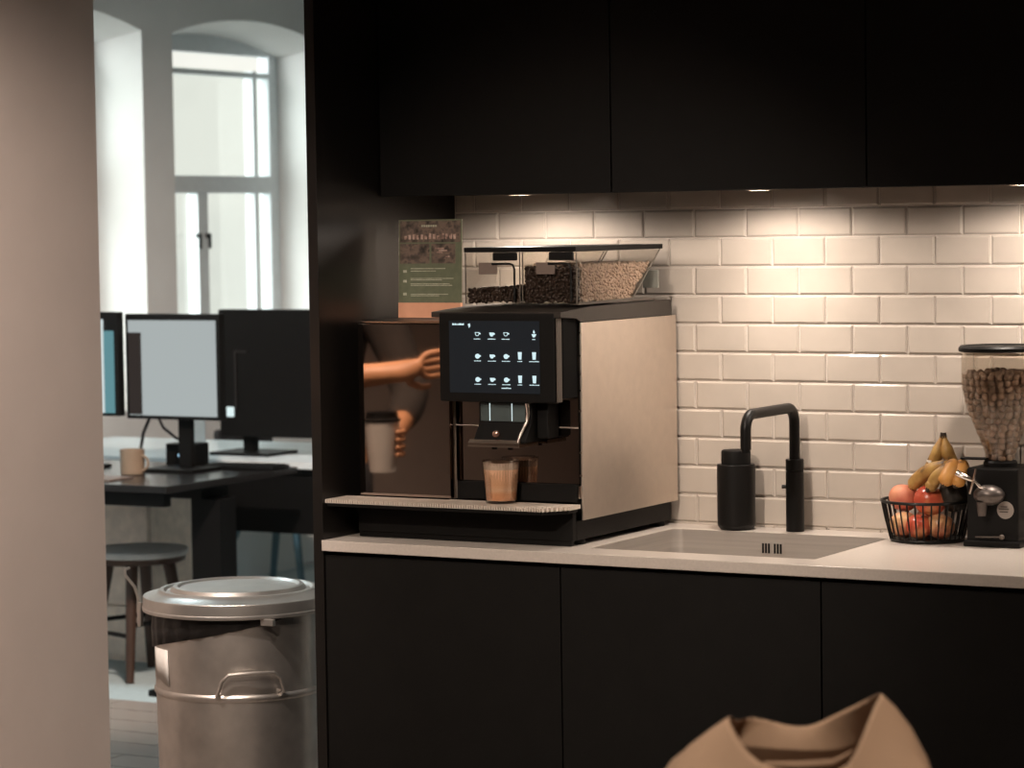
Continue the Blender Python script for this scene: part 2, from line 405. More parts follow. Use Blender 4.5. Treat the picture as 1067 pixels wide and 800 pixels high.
# ------------------------------------------------------------------ worktop with sink cut-out
SK = (-.012, .512, -.512, -.10)
def grid_slab(xs, ys, z0, z1, hole):
    b = B(); bm = b.bm
    V = {}
    for i, x in enumerate(xs):
        for j, y in enumerate(ys):
            for k, z in enumerate((z0, z1)): V[i, j, k] = bm.verts.new((x, y, z))
    nx, ny = len(xs) - 1, len(ys) - 1
    solid = lambda i, j: 0 <= i < nx and 0 <= j < ny and (i, j) != hole
    for i in range(nx):
        for j in range(ny):
            if not solid(i, j): continue
            for k in (0, 1): bm.faces.new([V[i, j, k], V[i + 1, j, k], V[i + 1, j + 1, k], V[i, j + 1, k]])
            for (di, dj, e) in ((-1, 0, ((i, j), (i, j + 1))), (1, 0, ((i + 1, j), (i + 1, j + 1))), (0, -1, ((i, j), (i + 1, j))), (0, 1, ((i, j + 1), (i + 1, j + 1)))):
                if not solid(i + di, j + dj): bm.faces.new([V[(*e[0], 0)], V[(*e[1], 0)], V[(*e[1], 1)], V[(*e[0], 1)]])
    return b
wt = link('worktop', grid_slab((XP + .001, SK[0], SK[1], 1.765), (-.609, SK[2], SK[3], .0), CT - .024, CT, (1, 1)), K['stone'], smooth=0)
tag(wt, 'pale stone worktop running under the tiles', 'worktop')
bv = wt.modifiers.new('edge', 'BEVEL'); bv.width = .0015; bv.segments = 2; bv.limit_method = 'ANGLE'
# sink
t = thing('sink', 'brushed steel sink set below the worktop in front of the tap', 'sink', (.25, -.306, CT - .2))
x0, x1, y0, y1 = SK[0] - .002, SK[1] + .002, SK[2] - .002, SK[3] + .002
def rrect(x0, x1, y0, y1, r, n=6):
    P = []
    for cx, cy, a in ((x1 - r, y1 - r, 0), (x0 + r, y1 - r, 90), (x0 + r, y0 + r, 180), (x1 - r, y0 + r, 270)):
        for k in range(n + 1): th = radians(a + 90 * k / n); P.append((cx + r * cos(th), cy + r * sin(th)))
    return P
b = B(); zs = [(CT - .0245, 0, .014, .006), (CT - .0245, 0, .014, 0), (CT - .18, 0, .016, 0), (CT - .19, .008, .016, 0), (CT - .192, .02, .02, 0)]
rings = []
zt = CT - .0005
for z, ins, r in ((zt, .0025, .012), (CT - .165, .0025, .014), (CT - .185, .008, .016), (CT - .192, .022, .02)):
    rings.append([b.bm.verts.new((x, y, z)) for x, y in rrect(x0 + ins, x1 - ins, y0 + ins, y1 - ins, r + .012)])
for A, C in zip(rings, rings[1:]):
    n = len(A)
    for k in range(n): b.bm.faces.new([A[k], A[(k + 1) % n], C[(k + 1) % n], C[k]])
b.bm.faces.new(rings[-1])
basin = link('basin', b, K['steel'], t)
o = B(); o.box(.205, .262, SK[3] - .0022, SK[3] - .0008, CT - .048, CT - .022, .0006); link('overflow_plate', o, K['steel'], t)
o = B()
for k in range(7):
    if k == 3: continue
    o.box(.209 + k * .0072, .2135 + k * .0072, SK[3] - .0034, SK[3] - .0021, CT - .046, CT - .024)
link('overflow_slot', o, K['black'], t)
link('drain', B().lathe([(0, .0), (.03, .0), (.042, .003), (.045, .0), (.045, -.004)], (.25, -.306, CT - .1915), 32), K['chrome'], t)

# tap
TX, TY = .267, -.05
t = thing('tap', 'matt black swan tap behind the sink', 'tap', (TX, TY, CT))
link('base', B().lathe([(0, 0), (.0205, 0), (.0205, .136), (.0195, .1365), (0, .1365)], (TX, TY, CT), 32), K['black'], t)
link('collar', B().lathe([(0, .1375), (.0203, .1375), (.0205, .139), (.0205, .161), (.019, .163), (0, .163)], (TX, TY, CT), 32), K['black'], t)
R = .035; top = CT + .279; P = [(TX, TY, CT + .16), (TX, TY, top - R - .02)]
for k in range(9):
    a = pi / 2 * k / 8; P.append((TX, TY - R + R * cos(a), top - R + R * sin(a)))
ye = TY - .262
for k in range(9):
    a = pi / 2 * k / 8; P.append((TX, ye + R - R * sin(a), top - R + R * cos(a)))
P.append((TX, ye, top - .075))
link('spout', B().tube(P, .0118, 20), K['black'], t)
link('aerator', B().lathe([(0, 0), (.0095, 0), (.0095, .006), (0, .006)], (TX, ye, top - .081), 20), K['plastic'], t)
link('lever', B().cyl((TX - .02, TY - .004, CT + .10), (TX - .029, TY - .006, CT + .10), .0045), K['black'], t)

# soap bottle
SXp, SYp = .128, -.062
t = thing('soap_dispenser', 'matt black soap bottle left of the tap', 'soap dispenser', (SXp, SYp, CT))
link('body', B().lathe([(0, 0), (.036, 0), (.0425, .009), (.0435, .013), (.0435, .146), (.042, .1485), (0, .1485)], (SXp, SYp, CT), 48), K['black'], t)
link('cap', B().lathe([(0, .1486), (.033, .1486), (.0335, .151), (.0335, .176), (.031, .1805), (0, .182)], (SXp, SYp, CT), 40), K['plastic'], t)

# ------------------------------------------------------------------ milk cooler (left module)
MY = -.505
t = thing('milk_cooler', 'black mirror fronted milk cooler left of the coffee machine', 'milk cooler', (-.485, -.26, CT))
link('body', B().box(-.597, -.372, MY + .012, -.03, CT + .012, 1.383, .003), K['plastic'], t)
link('door', B().box(-.596, -.358, MY - .004, MY + .011, CT + .094, 1.380, .002), K['gloss'], t)
link('top_trim', B().box(-.597, -.372, MY - .006, MY + .012, 1.3815, 1.3865, .001), K['chrome'], t)
link('lid', B().box(-.597, -.372, MY + .013, -.03, 1.3835, 1.3855, .0008), K['cover'], t)
f = B()
for fx in (-.57, -.40):
    for fy in (MY + .05, -.07): link('foot', B().cyl((fx, fy, CT + .0002), (fx, fy, CT + .012), .014), K['plastic'], t)

# ------------------------------------------------------------------ coffee machine
CX0, CX1 = -.366, -.043; CF = -.478
cm = thing('coffee_machine', 'large black and steel bean to cup coffee machine with touch display', 'coffee machine', (-.205, -.26, CT))
b = B(); b.box(CX0, CX1 - .006, CF + .004, -.03, CT + .055, 1.384, .002); link('body', b, K['plastic'], cm)
b = B(); b.box(CX1 - .0055, CX1, CF, -.012, CT + .055, 1.3835, .0012); sp = link('side_panel', b, K['sidesteel'], cm)
sp['label'] = 'satin steel side panel'
for z in (1.36, 1.31, 1.27, 1.235, 1.19, 1.10, 1.05): link('panel_clip', B().box(CX1 - .0075, CX1 - .002, CF - .003, CF, z, z + .004), K['chrome'], cm)
b = B(); b.box(CX1 - .010, CX1 - .003, CF - .008, CF, 1.002, 1.03, .002)
link('door_hinge', b, K['chrome'], cm)
b = B(); b.box(-.352, -.052, -.4940, -.03, CT + .012, CT + .0545, .002); link('base', b, K['plastic'], cm)
b = B()
for fx in (-.33, -.075):
    for fy in (-.45, -.06): link('foot', B().cyl((fx, fy, CT + .0002), (fx, fy, CT + .013), .018), K['plastic'], cm)
b.box(-.60, -.058, -.508, -.4945, CT + .0003, CT + .014, .001)
link('base_strip', b, K['plastic'], cm)
link('plinth_front', B().box(-.600, -.052, -.512, -.4945, CT + .012, CT + .074, .002), K['plastic'], cm)
# mirror black front above and below the seam, matt lower block
link('front_panel', B().box(CX0 + .006, CX1 - .009, CF - .002, CF + .0035, 1.157, 1.383, .001), K['gloss'], cm)
link('door_panel', B().box(CX0 + .006, CX1 - .009, CF - .002, CF + .0035, 1.033, 1.154, .001), K['gloss'], cm)
link('lower_block', B().box(CX0 + .022, CX1 - .010, CF - .012, CF + .004, .994, 1.0325, .002), K['plastic'], cm)
b = B(); b.box(CX0 - .001, CX0 + .0045, CF - .006, CF + .004, .992, 1.3835, .0008); link('edge_trim', b, K['edgetrim'], cm)
b = B(); b.box(CX0 + .006, CX1 - .009, CF - .0035, CF - .0015, 1.1545, 1.1568); link('seam_trim', b, K['edgetrim'], cm)
# top cover with bronze side
b = B(); b.prism([(-.572, 1.397), (-.572, 1.409), (-.44, 1.4165), (-.045, 1.4205), (-.04, 1.418), (-.04, 1.3845), (-.48, 1.3845), (-.50, 1.393)], 'x', CX0 + .002, CX1 + .0005, .0012)
link('top_cover', b, K['cover'], cm)
b = B(); b.prism([(-.47, 1.4215), (-.47, 1.4235), (-.10, 1.4265), (-.10, 1.4218)], 'x', CX1 - .024, CX1 - .010); link('cover_rib', b, K['trim'], cm)
# display housing, bezel and screen
DX0, DX1, DY = -.345, -.057, -.575
b = B(); b.box(DX0 + .012, CX1 - .008, DY + .026, CF - .0025, 1.222, 1.396, .003); link('display_housing', b, K['deep'], cm)
ds = link('display_bezel', B().box(DX0, DX1, DY + .002, DY + .026, 1.214, 1.408, .004), K['plastic'], cm)
b = B(); b.box(DX1 + .0015, DX1 + .0052, DY + .004, DY + .024, 1.216, 1.396, .001); link('display_trim', b, K['trim'], cm)
sx0, sx1, sz0, sz1 = -.318, -.094, 1.234, 1.390
scr = link('screen', B().box(sx0, sx1, DY + .0008, DY + .0018, sz0, sz1), K['screen'], cm)
# icons: cups, mugs and tall glasses with caption bars
ic = B(); yy0, yy1 = DY - .0002, DY + .0006
def bar(x, z, w, h=.0016):
    n = max(2, int(w / .0032)); p = x - w / 2
    for k in range(n):
        ww = w / n * random.uniform(.6, .92); ic.box(p, p + ww, yy0, yy1, z, z + h * random.uniform(.8, 1.25)); p += w / n
def cupi(x, z, s, kind):
    if kind == 'o':       # outline cup
        ic.prism([(x - s, z + s * .9), (x + s, z + s * .9), (x + s * .8, z - s * .1), (x + s * .45, z - s * .55), (x - s * .45, z - s * .55), (x - s * .8, z - s * .1), (x - s * .62, z - s * .1), (x - s * .36, z - s * .32), (x + s * .36, z - s * .32), (x + s * .62, z - s * .05), (x + s * .74, z + s * .66), (x - s * .74, z + s * .66), (x - s * .62, z - s * .1), (x - s * .8, z - s * .1)], 'y', yy0, yy1)
        ic.box(x + s * .95, x + s * 1.5, yy0, yy1, z + s * .1, z + s * .6)
    elif kind == 'c':     # filled cup
        ic.prism([(x - s, z + s * .8), (x + s, z + s * .8), (x + s * .85, z - s * .1), (x + s * .4, z - s * .7), (x - s * .4, z - s * .7), (x - s * .85, z - s * .1)], 'y', yy0, yy1)
        ic.prism([(x + s * 1.0, z + s * .7), (x + s * 1.5, z + s * .4), (x + s * 1.3, z - s * .1), (x + s * .9, z - s * .1)], 'y', yy0, yy1)
    elif kind == 'b':     # round mug with foam
        ic.prism([(x + s * cos(a) * 1.05, z + s * .1 + s * sin(a) * .95) for a in [2 * pi * k / 14 for k in range(14)]], 'y', yy0, yy1)
        ic.box(x + s, x + s * 1.45, yy0, yy1, z - s * .1, z + s * .5)
    elif kind == 'g':     # tall glass
        ic.prism([(x - s * .85, z + s * 1.9), (x + s * .85, z + s * 1.9), (x + s * .65, z - s * 1.0), (x - s * .65, z - s * 1.0)], 'y', yy0, yy1)
    elif kind == 't':     # cup with rising steam
        ic.prism([(x - s, z + s * .3), (x + s * 1.1, z + s * .3), (x + s * .4, z - s * .9), (x - s * .4, z - s * .9)], 'y', yy0, yy1)
        ic.prism([(x, z + s * 1.9), (x + s * .5, z + s * 1.0), (x + s * .1, z + s * .4), (x - s * .35, z + s * 1.0)], 'y', yy0, yy1)
cxs = [-.247, -.211, -.176, -.142, -.107]
rows_ = [(1.3605, ['o', 'c', 'o', None, 't']), (1.3130, ['b', 'c', 'b', 'g', 'g']), (1.2625, ['b', 'c', 'b', 'g', 'g'])]
for rz, kinds in rows_:
    for x, k, w in zip(cxs, kinds, (.017, .020, .020, .012, .024)):
        if k is None: continue
        ic = B(); cupi(x, rz, .0056 if k != 'g' else .0055, k); link('drink_icon', ic, K['icons'], scr)
        ic = B(); bar(x, rz - .0105, w if k != 't' else .008); link('icon_caption', ic, K['icons'], scr)
ic = B(); bar(-.176, 1.2440, .024, .0022); link('icon_caption', ic, K['icons'], scr)
ic = B(); bar(-.294, 1.3805, .030, .0034); ic.prism([(-.270, 1.383), (-.265, 1.3845), (-.264, 1.379), (-.267, 1.3745)], 'y', yy0, yy1)
link('screen_title', ic, K['icons'], scr)
# spout block
b = B(); b.prism([(CF - .003, 1.212), (-.553, 1.212), (-.553, 1.168), (-.578, 1.133), (-.578, 1.128), (CF - .003, 1.128)], 'x', -.258, -.128, .0015)
spt = link('spout', b, K['plastic'], cm)
b = B(); b.box(-.252, -.142, -.5555, -.5532, 1.172, 1.2115); sg = link('spout_window', b, K['spoutglass'], spt); sg['label'] = 'blue grey glassy spout cover'
for x in (-.230, -.175): link('window_line', B().box(x, x + .0018, -.5562, -.5554, 1.173, 1.211), K['whiteled'], spt)  # glowing strips drawn as reflections in the glassy cover
b = B(); b.prism([(-.5795, 1.134), (-.587, 1.126), (-.587, 1.118), (-.50, 1.118), (-.50, 1.127), (-.5785, 1.127)], 'x', -.268, -.140, .001); link('spout_lip', b, K['chrome'], spt)
link('spout_knob', B().ball((-.203, -.575, 1.146), (.010, .008, .009)), mat('rose_chrome', (.75, .5, .42), .2, 1.), spt)
b = B(); b.tube([(-.136, -.556, 1.212), (-.133, -.557, 1.19), (-.135, -.560, 1.172), (-.143, -.575, 1.145), (-.146, -.583, 1.128)], .004, 8); link('spout_arm', b, K['chrome'], spt)
for x in (-.225, -.185): link('nozzle', B().lathe([(0, 0), (.006, 0), (.008, .018), (0, .018)], (x, -.545, 1.110), 16), K['plastic'], spt)
link('spout_column', B().box(-.126, -.098, CF - .055, CF - .003, 1.135, 1.212, .004), K['plastic'], cm)
# drip tray, a wide ribbed grid
def fy(x): return -.592 if x < -.085 else -.592 + (x + .085) / .042 * .058
b = B(); b.prism([(-.634, -.588), (-.088, -.588), (-.050, -.535), (-.050, CF - .014), (-.370, CF - .014), (-.370, MY - .006), (-.634, MY - .006)], 'z', CT + .0745, CT + .0845, .001)
trp = link('drip_tray', b, K['plastic'], cm)
b = B(); x = -.636
while x < -.046:
    yb = (MY - .006) if x < -.3705 else CF - .013
    b.box(x, x + .0032, fy(x), yb, CT + .082, CT + .0905); x += .0062
b.box(-.636, -.045, CF - .030, CF - .0265, CT + .0835, CT + .0908)
link('tray_grid', b, K['grid'], trp)
# hoppers
def hopper(x0, x1, label):
    pr = [(-.472, 1.424), (-.205, 1.428), (-.066, 1.536), (-.472, 1.536)]
    h = link('bean_hopper', B().prism(pr, 'x', x0, x1), K['clear'], cm, smooth=0)
    b = B(); b.box(x0 - .001, x1 + .001, -.477, -.052, 1.5365, 1.5475, .0015); link('hopper_lid', b, K['plastic'], h)
    b = B(); b.box(x1 - .064, x1 - .004, -.482, -.4735, 1.518, 1.5362, .003); link('hopper_latch', b, K['plastic'], h)
    b = B(); b.tube([(x1 - .068, -.476, 1.511), (x1 - .024, -.476, 1.511), (x1 - .016, -.476, 1.509), (x1 - .012, -.476, 1.500), (x1 - .012, -.476, 1.43)], .0024, 8); link('hopper_bar', b, K['plastic'], h)
    b = B(); b.box(x0 + .035, x0 + .082, -.4745, -.4728, 1.488, 1.514, .0005); link('hopper_label', b, K['label'], h)
    return h
hopper(-.334, -.196, '')
hopper(-.190, -.056, '')
b = B()
for p in ((-.472, 1.424, -.472, 1.536), (-.205, 1.428, -.066, 1.536)):
    for x in (-.0562, -.3338, -.1965, -.1895): link('hopper_edge', B().tube([(x, p[0], p[1]), (x, p[2], p[3])], .0016, 6), K['edge'], cm)
link('hopper_edge', B().tube([(-.0562, -.472, 1.424), (-.0562, -.205, 1.428)], .0016, 6), K['edge'], cm)
link('rear_tab', B().box(-.085, -.045, -.098, -.095, 1.448, 1.488, .001), mat('grey_green_tab', (.22, .22, .19), .3), cm)

def bean(b, c, l, seg=8, w=(.36, .3)):
    M = Euler((random.uniform(0, 6.3), random.uniform(0, 6.3), random.uniform(0, 6.3))).to_matrix().to_4x4()
    b.ball(c, (l * .5, l * w[0], l * w[1]), seg, M)
def fill_hopper(x0, x1, ztop, name, label, m, y_front=-.472, y_back=0., cat='beans'):
    b = B(); g = .006
    yb = lambda z: -.205 + (z - 1.428) / .108 * .139 - .012
    F = y_front; b.prism([(F + .008, 1.431), (min(-.215, y_back), 1.432), (min(yb(ztop - .008), y_back), ztop - .008), (F + .008, ztop - .008)], 'x', x0 + g, x1 - g)
    L = .0118
    z = 1.431
    while z < ztop - .002:
        x = x0 + .006
        while x < x1 - .004:
            bean(b, (min(max(x + random.uniform(-.003, .003), x0 + .0064), x1 - .0064), F + .0068, z + random.uniform(-.003, .003)), L); x += .0074
        y = F + .010
        while y < min(yb(z) + .004, y_back):
            for xx in (x0 + .0062, x1 - .0062): bean(b, (xx, y + random.uniform(-.002, .002), z + random.uniform(-.003, .003)), L)
            y += .0074
        z += .0068
    x = x0 + .008
    while x < x1 - .006:
        y = F + .01
        while y < min(yb(ztop), y_back):
            bean(b, (x + random.uniform(-.001, .001), y, ztop - .004 + random.uniform(-.003, .003)), L); y += .0085
        x += .0085
    o = link(name, b, m); tag(o, label, cat, None, 'stuff')
fill_hopper(-.334, -.196, 1.456, 'coffee_beans', 'low layer of dark coffee beans in the left clear hopper', K['darkbeans'])
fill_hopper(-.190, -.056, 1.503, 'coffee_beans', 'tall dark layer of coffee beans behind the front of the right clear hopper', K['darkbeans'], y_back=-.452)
fill_hopper(-.190, -.056, 1.507, 'brown_granules', 'light brown granules seen through the side of the right clear hopper', K['granule'], y_front=-.449, cat='granules')  # lit side and shaded front of the hopper fill put into two colours

# drink
GX, GY, GZ = -.222, -.523, CT + .0912
b = B(); b.lathe([(0, 0), (.0335, 0), (.0345, .002), (.0412, .094), (.0395, .094), (.0330, .006), (0, .0055)], (GX, GY, GZ), 40)
tag(link('drinking_glass', b, K['tumbler'], None, (GX, GY, GZ)), 'clear glass of milky coffee standing under the spout', 'glass')
t = thing('milk_coffee', 'layered orange brown milk coffee with foam filling the drinking glass', 'coffee', (GX, GY, GZ))
link('coffee_layers', B().lathe([(0, .0066), (.0327, .0066), (.0381, .074), (0, .0742)], (GX, GY, GZ), 36), K['latte'], t)
link('foam', B().lathe([(0, .0744), (.0382, .0744), (.0391, .089), (.030, .083), (0, .081)], (GX, GY, GZ), 36), K['foam'], t)

# ------------------------------------------------------------------ leaflet stand on the milk cooler
LZ = 1.3858; LY = -.34
t = thing('leaflet_stand', 'upright green and brown leaflet in a stand on the milk cooler', 'leaflet', (-.508, LY, LZ))
lx0, lx1 = -.590, -.423; T = Matrix.Translation((-.506, LY, LZ)) @ Matrix.Rotation(radians(-2), 4, 'X') @ Matrix.Translation((.506, -LY, -LZ))
def lbox(b, u0, u1, v0, v1, d0, d1): b.box(lx0 + u0 * (lx1 - lx0), lx0 + u1 * (lx1 - lx0), LY + d0, LY + d1, LZ + v0 * .225, LZ + v1 * .225, 0, 2, T); return b
link('holder', lbox(B(), -.01, 1.01, .02, 1.004, .0012, .003), K['clear'], t)
sh = link('sheet', lbox(B(), 0, 1, .16, 1, 0, .001), K['green'], t)
link('base_strip', lbox(B(), .005, .995, .005, .158, -.004, .006), K['orange'], t)
b = B(); lbox(b, .02, .98, .77, .985, -.0006, -.0001); lbox(b, .02, .49, .555, .755, -.0006, -.0001); lbox(b, .52, .9, .555, .755, -.0006, -.0001); link('photo_print', b, K['photo'], sh)
b = B()
for k in range(13): lbox(b, .09 + k * .065, .125 + k * .065 + random.uniform(0, .012), .80, .845 + random.uniform(-.01, .02), -.0009, -.0005)
for k in range(6): lbox(b, .60 + random.uniform(-.03, .2), .66 + random.uniform(0, .2), .60 + k * .02, .612 + k * .02, -.0009, -.0005)
link('face_print', b, K['photolight'], sh)
b = B()
for k in range(7): lbox(b, .36 + k * .036, .36 + k * .036 + .027, .925, .945, -.0009, -.0005)
for (v, w) in ((.50, .55), (.475, .40), (.40, .68), (.385, .5), (.345, .62), (.33, .66), (.24, .6), (.225, .45)): lbox(b, .19, .19 + w, v, v + .007, -.0006, -.0001)
for v in (.475, .375, .245): lbox(b, .07, .125, v - .012, v + .014, -.0006, -.0001)
link('text_print', b, K['printtext'], sh)

# ------------------------------------------------------------------ fruit basket
BX, BY, BR, BH = .603, -.108, .098, .088
t = thing('wire_basket', 'round black wire basket of fruit on the worktop', 'basket', (BX, BY, CT))
def ring(r, z, n=48): return [(BX + r * cos(2 * pi * k / n), BY + r * sin(2 * pi * k / n), z) for k in range(n)]
link('rim', B().tube(ring(BR, CT + BH), .0034, 8, True), K['black'], t)
b = B(); b.tube(ring(.078, CT + .005), .0034, 8, True); b.lathe([(0, .0035), (.077, .0035), (.077, .0055), (0, .0055)], (BX, BY, CT), 40); link('basket_base', b, K['black'], t)
b = B()
for k in range(34):
    a = 2 * pi * k / 34; b.tube([(BX + .079 * cos(a), BY + .079 * sin(a), CT + .005), (BX + .089 * cos(a), BY + .089 * sin(a), CT + .045), (BX + BR * cos(a), BY + BR * sin(a), CT + BH)], .0019, 6)
link('wire', b, K['black'], t)
def fruit(name, label, cat, c, r, m, stem=True, squash=.92, group='fruit in the wire basket'):
    t = thing(name, label, cat, (c[0], c[1], c[2] - r * squash), group)
    b = B(); pr = []
    for k in range(17):
        a = -pi / 2 + pi * k / 16; rr = r * cos(a) * (1 + .04 * sin(a)); z = r * squash * sin(a)
        if k >= 13: z -= r * .16 * ((k - 12) / 4) ** 2
        if k <= 2: z += r * .06 * ((3 - k) / 3) ** 2
        pr.append((max(rr, 0), z))
    pr[0] = (0, pr[0][1]); pr[-1] = (0, pr[-1][1])
    M = Matrix.Translation(c) @ Euler((random.uniform(-.4, .4), random.uniform(-.4, .4), 0)).to_matrix().to_4x4()
    b.lathe(pr, seg=28, M=M); link('flesh', b, m, t)
    if stem:
        s_ = B(); s_.tube([M @ Vector((0, 0, r * .70)), M @ Vector((.002, 0, r * .85)), M @ Vector((.005, 0, r * 1.0))], .0016, 6); link('stem', s_, K['wood'], t)
    return t
fruit('peach', 'round orange peach at the left of the fruit basket', 'peach', (BX - .050, BY - .008, CT + .092), .033, K['peach'], False)
fruit('apple', 'red apple on top in the middle of the fruit basket', 'apple', (BX + .018, BY - .028, CT + .090), .036, K['apple'])
fruit('apple', 'yellow streaked apple behind the wires at the left of the basket', 'apple', (BX - .040, BY - .034, CT + .036), .0315, K['applestripe'])
fruit('apple', 'dark red apple behind the front wires below the red apple', 'apple', (BX + .0, BY - .048, CT + .0345), .0290, K['apple'])
fruit('apple', 'yellow striped apple behind the wires at the right of the basket', 'apple', (BX + .042, BY - .030, CT + .036), .031, K['applestripe'])
fruit('avocado', 'dark avocado at the right rim of the fruit basket', 'avocado', (BX + .066, BY - .012, CT + .102), .033, K['avocado'], False, 1.15)
fruit('peach', 'peach deep in the back of the fruit basket', 'peach', (BX - .012, BY + .040, CT + .037), .032, K['peach'], False)
def banana(label, pts, r, tip0=True):
    P = [Vector(p) for p in pts]
    # Catmull-Rom through the points
    Q = []
    E_ = [2 * P[0] - P[1]] + P + [2 * P[-1] - P[-2]]
    for i in range(1, len(E_) - 2):
        for k in range(6):
            u = k / 6; a, b_, c, d = E_[i - 1:i + 3]
            Q.append(.5 * ((2 * b_) + (c - a) * u + (2 * a - 5 * b_ + 4 * c - d) * u * u + (-a + 3 * b_ - 3 * c + d) * u ** 3))
    Q.append(P[-1]); n = len(Q)
    rr = []
    for i in range(n):
        s_ = i / (n - 1)
        if s_ < .22: f = .30 + .7 * (max(0, s_ - .06) / .16) ** .8 if s_ > .06 else .30
        elif s_ > .86: f = 1 - .72 * ((s_ - .86) / .14) ** 1.3
        else: f = 1
        rr.append(r * min(1, f))
    t = thing('banana', label, 'banana', tuple(min(P, key=lambda p: p.z)), 'bananas in the wire basket')
    b = B(); b.tube(Q, rr, 12); link('peel', b, K['orangebanana'] if 'orange' in label else K['banana'], t, smooth=60)
    if 'dark stem' in label:
        e = B(); e.lathe([(.0138, -.005), (.0146, -.005), (.0146, .005), (.0138, .005)], tuple(Q[n // 2 - 2]), 20, closed=True); link('paper_band', e, K['paper'], t)
    e = B(); e.tube([Q[0] + (Q[0] - Q[1]).normalized() * .006, Q[0], Q[1]], [rr[0] * 1.15, rr[0] * 1.1, rr[1] * 1.05], 7); link('stem_end', e, K['bananatip'], t); e = B(); e.tube([Q[-2], Q[-1], Q[-1] + (Q[-1] - Q[-2]).normalized() * .003], [rr[-2] * 1.04, rr[-1] * 1.15, rr[-1] * .8], 7)
    link('blossom_tip', e, K['bananatip'], t)
bx, by, bz = BX, BY, CT
banana('banana with its dark stem standing upright at the back of the basket', [(bx + .022, by + .035, bz + .226), (bx + .014, by + .034, bz + .192), (bx - .004, by + .036, bz + .155), (bx - .014, by + .036, bz + .118), (bx - .012, by + .05, bz + .085)], .0145)
banana('banana beside the upright one with its stem pressed to it', [(bx + .028, by + .034, bz + .226), (bx + .034, by + .034, bz + .192), (bx + .046, by + .040, bz + .158), (bx + .05, by + .046, bz + .122), (bx + .04, by + .052, bz + .088)], .0145)
banana('brown spotted banana lying diagonally over the peach and red apple', [(bx + .076, by - .030, bz + .172), (bx + .055, by - .036, bz + .165), (bx + .018, by - .030, bz + .155), (bx - .012, by - .022, bz + .135), (bx - .032, by - .016, bz + .112)], .0155)
banana('short banana tucked under the spotted diagonal banana', [(bx + .078, by - .042, bz + .170), (bx + .064, by - .056, bz + .160), (bx + .046, by - .060, bz + .146), (bx + .034, by - .056, bz + .128), (bx + .026, by - .066, bz + .115)], .0135)
banana('orange yellow banana pointing forward at the middle right of the bunch', [(bx + .082, by - .022, bz + .172), (bx + .078, by - .046, bz + .168), (bx + .078, by - .064, bz + .158), (bx + .074, by - .076, bz + .144), (bx + .068, by - .082, bz + .128)], .0165)
banana('orange yellow banana at the far right of the bunch beside the clamp', [(bx + .084, by - .014, bz + .170), (bx + .092, by - .034, bz + .166), (bx + .096, by - .052, bz + .156), (bx + .096, by - .064, bz + .142), (bx + .090, by - .070, bz + .126)], .0165)

# ------------------------------------------------------------------ nut grinder
NX, NY = .772, -.115
t = thing('nut_grinder', 'black grinder with a tapered clear jar of brown nuts', 'grinder', (NX, NY, CT))
b = B(); b.box(NX - .055, NX + .060, NY - .06, NY + .07, CT + .001, CT + .168, .006); b.box(NX - .06, NX + .066, NY - .068, NY + .075, CT + .0003, CT + .014, .003); link('body', b, K['plastic'], t)
jar = [(.030, .178), (.034, .20), (.050, .240), (.068, .285), (.079, .325), (.082, .350), (.082, .412)]
b = B(); b.lathe(jar + [(r - .002, z) for r, z in jar[::-1]], (NX, NY, CT), 48, closed=True); link('jar', b, K['clear'], t)
b = B(); b.lathe([(0, .414), (.086, .413), (.0875, .416), (.0875, .421), (.083, .4255), (.079, .4225), (0, .4225)], (NX, NY, CT), 48); link('jar_lid', b, K['plastic'], t)
b = B(); b.lathe([(0, .166), (.036, .166), (.036, .176), (.033, .180), (0, .180)], (NX, NY, CT), 32); link('jar_collar', b, K['plastic'], t)
b = B(); b.box(NX - .078, NX - .02, NY - .035, NY - .005, CT + .182, CT + .186, .001); link('slide_gate', b, K['plastic'], t)
b = B(); b.tube([(NX - .066, NY - .085, CT + .158), (NX - .046, NY - .088, CT + .150), (NX - .030, NY - .085, CT + .143)], [.0075, .0065, .004], 12); b.tube([(NX - .030, NY - .085, CT + .143), (NX - .012, NY - .09, CT + .130), (NX + .004, NY - .088, CT + .124)], .003, 8)
b.tube([(NX - .022, NY - .09, CT + .168), (NX - .026, NY - .09, CT + .150), (NX - .036, NY - .09, CT + .115)], .0028, 8); link('clamp', b, K['chrome'], t)
b = B(); b.ball((NX + .0, NY - .072, CT + .112), (.034, .026, .022)); b.lathe([(0, 0), (.008, 0), (.012, .03), (0, .03)], (NX - .012, NY - .082, CT + .068), 16); link('spout', b, mat('dull_cast_metal', (.13, .11, .10), .4, .7), t)
b = B(); b.lathe([(0, 0), (.0185, 0), (.0185, .0012), (0, .0012)], (NX + .032, NY - .061, CT + .080), 32, 'y'); sk = link('round_sticker', b, K['sticker'], t); sk['label'] = 'round pale grey sticker'
b = B()
for dz, w in ((.006, .014), (.001, .022), (-.005, .018)): b.box(NX + .032 - w / 2 - .003, NX + .032 + w / 2 - .003, NY - .0624, NY - .0611, CT + .080 + dz, CT + .080 + dz + .0022)
link('sticker_text', b, K['stickertext'], sk)
b = B(); b.tube([(NX - .03, NY - .074, CT + .022), (NX + .024, NY - .074, CT + .024)], .0016, 8); b.ball((NX + .029, NY - .075, CT + .024), .006, 14); link('tray_handle', b, K['trim'], t)
def jr(z):
    for (r0, z0), (r1, z1) in zip(jar, jar[1:]):
        if z0 <= z <= z1: return r0 + (r1 - r0) * (z - z0) / (z1 - z0)
    return jar[-1][0]
b = B(); ztop = .368
pr = [(0, .182)] + [(jr(z) - .012, z) for z in (.182, .20, .24, .285, .325, ztop - .012)] + [(0, ztop - .006)]
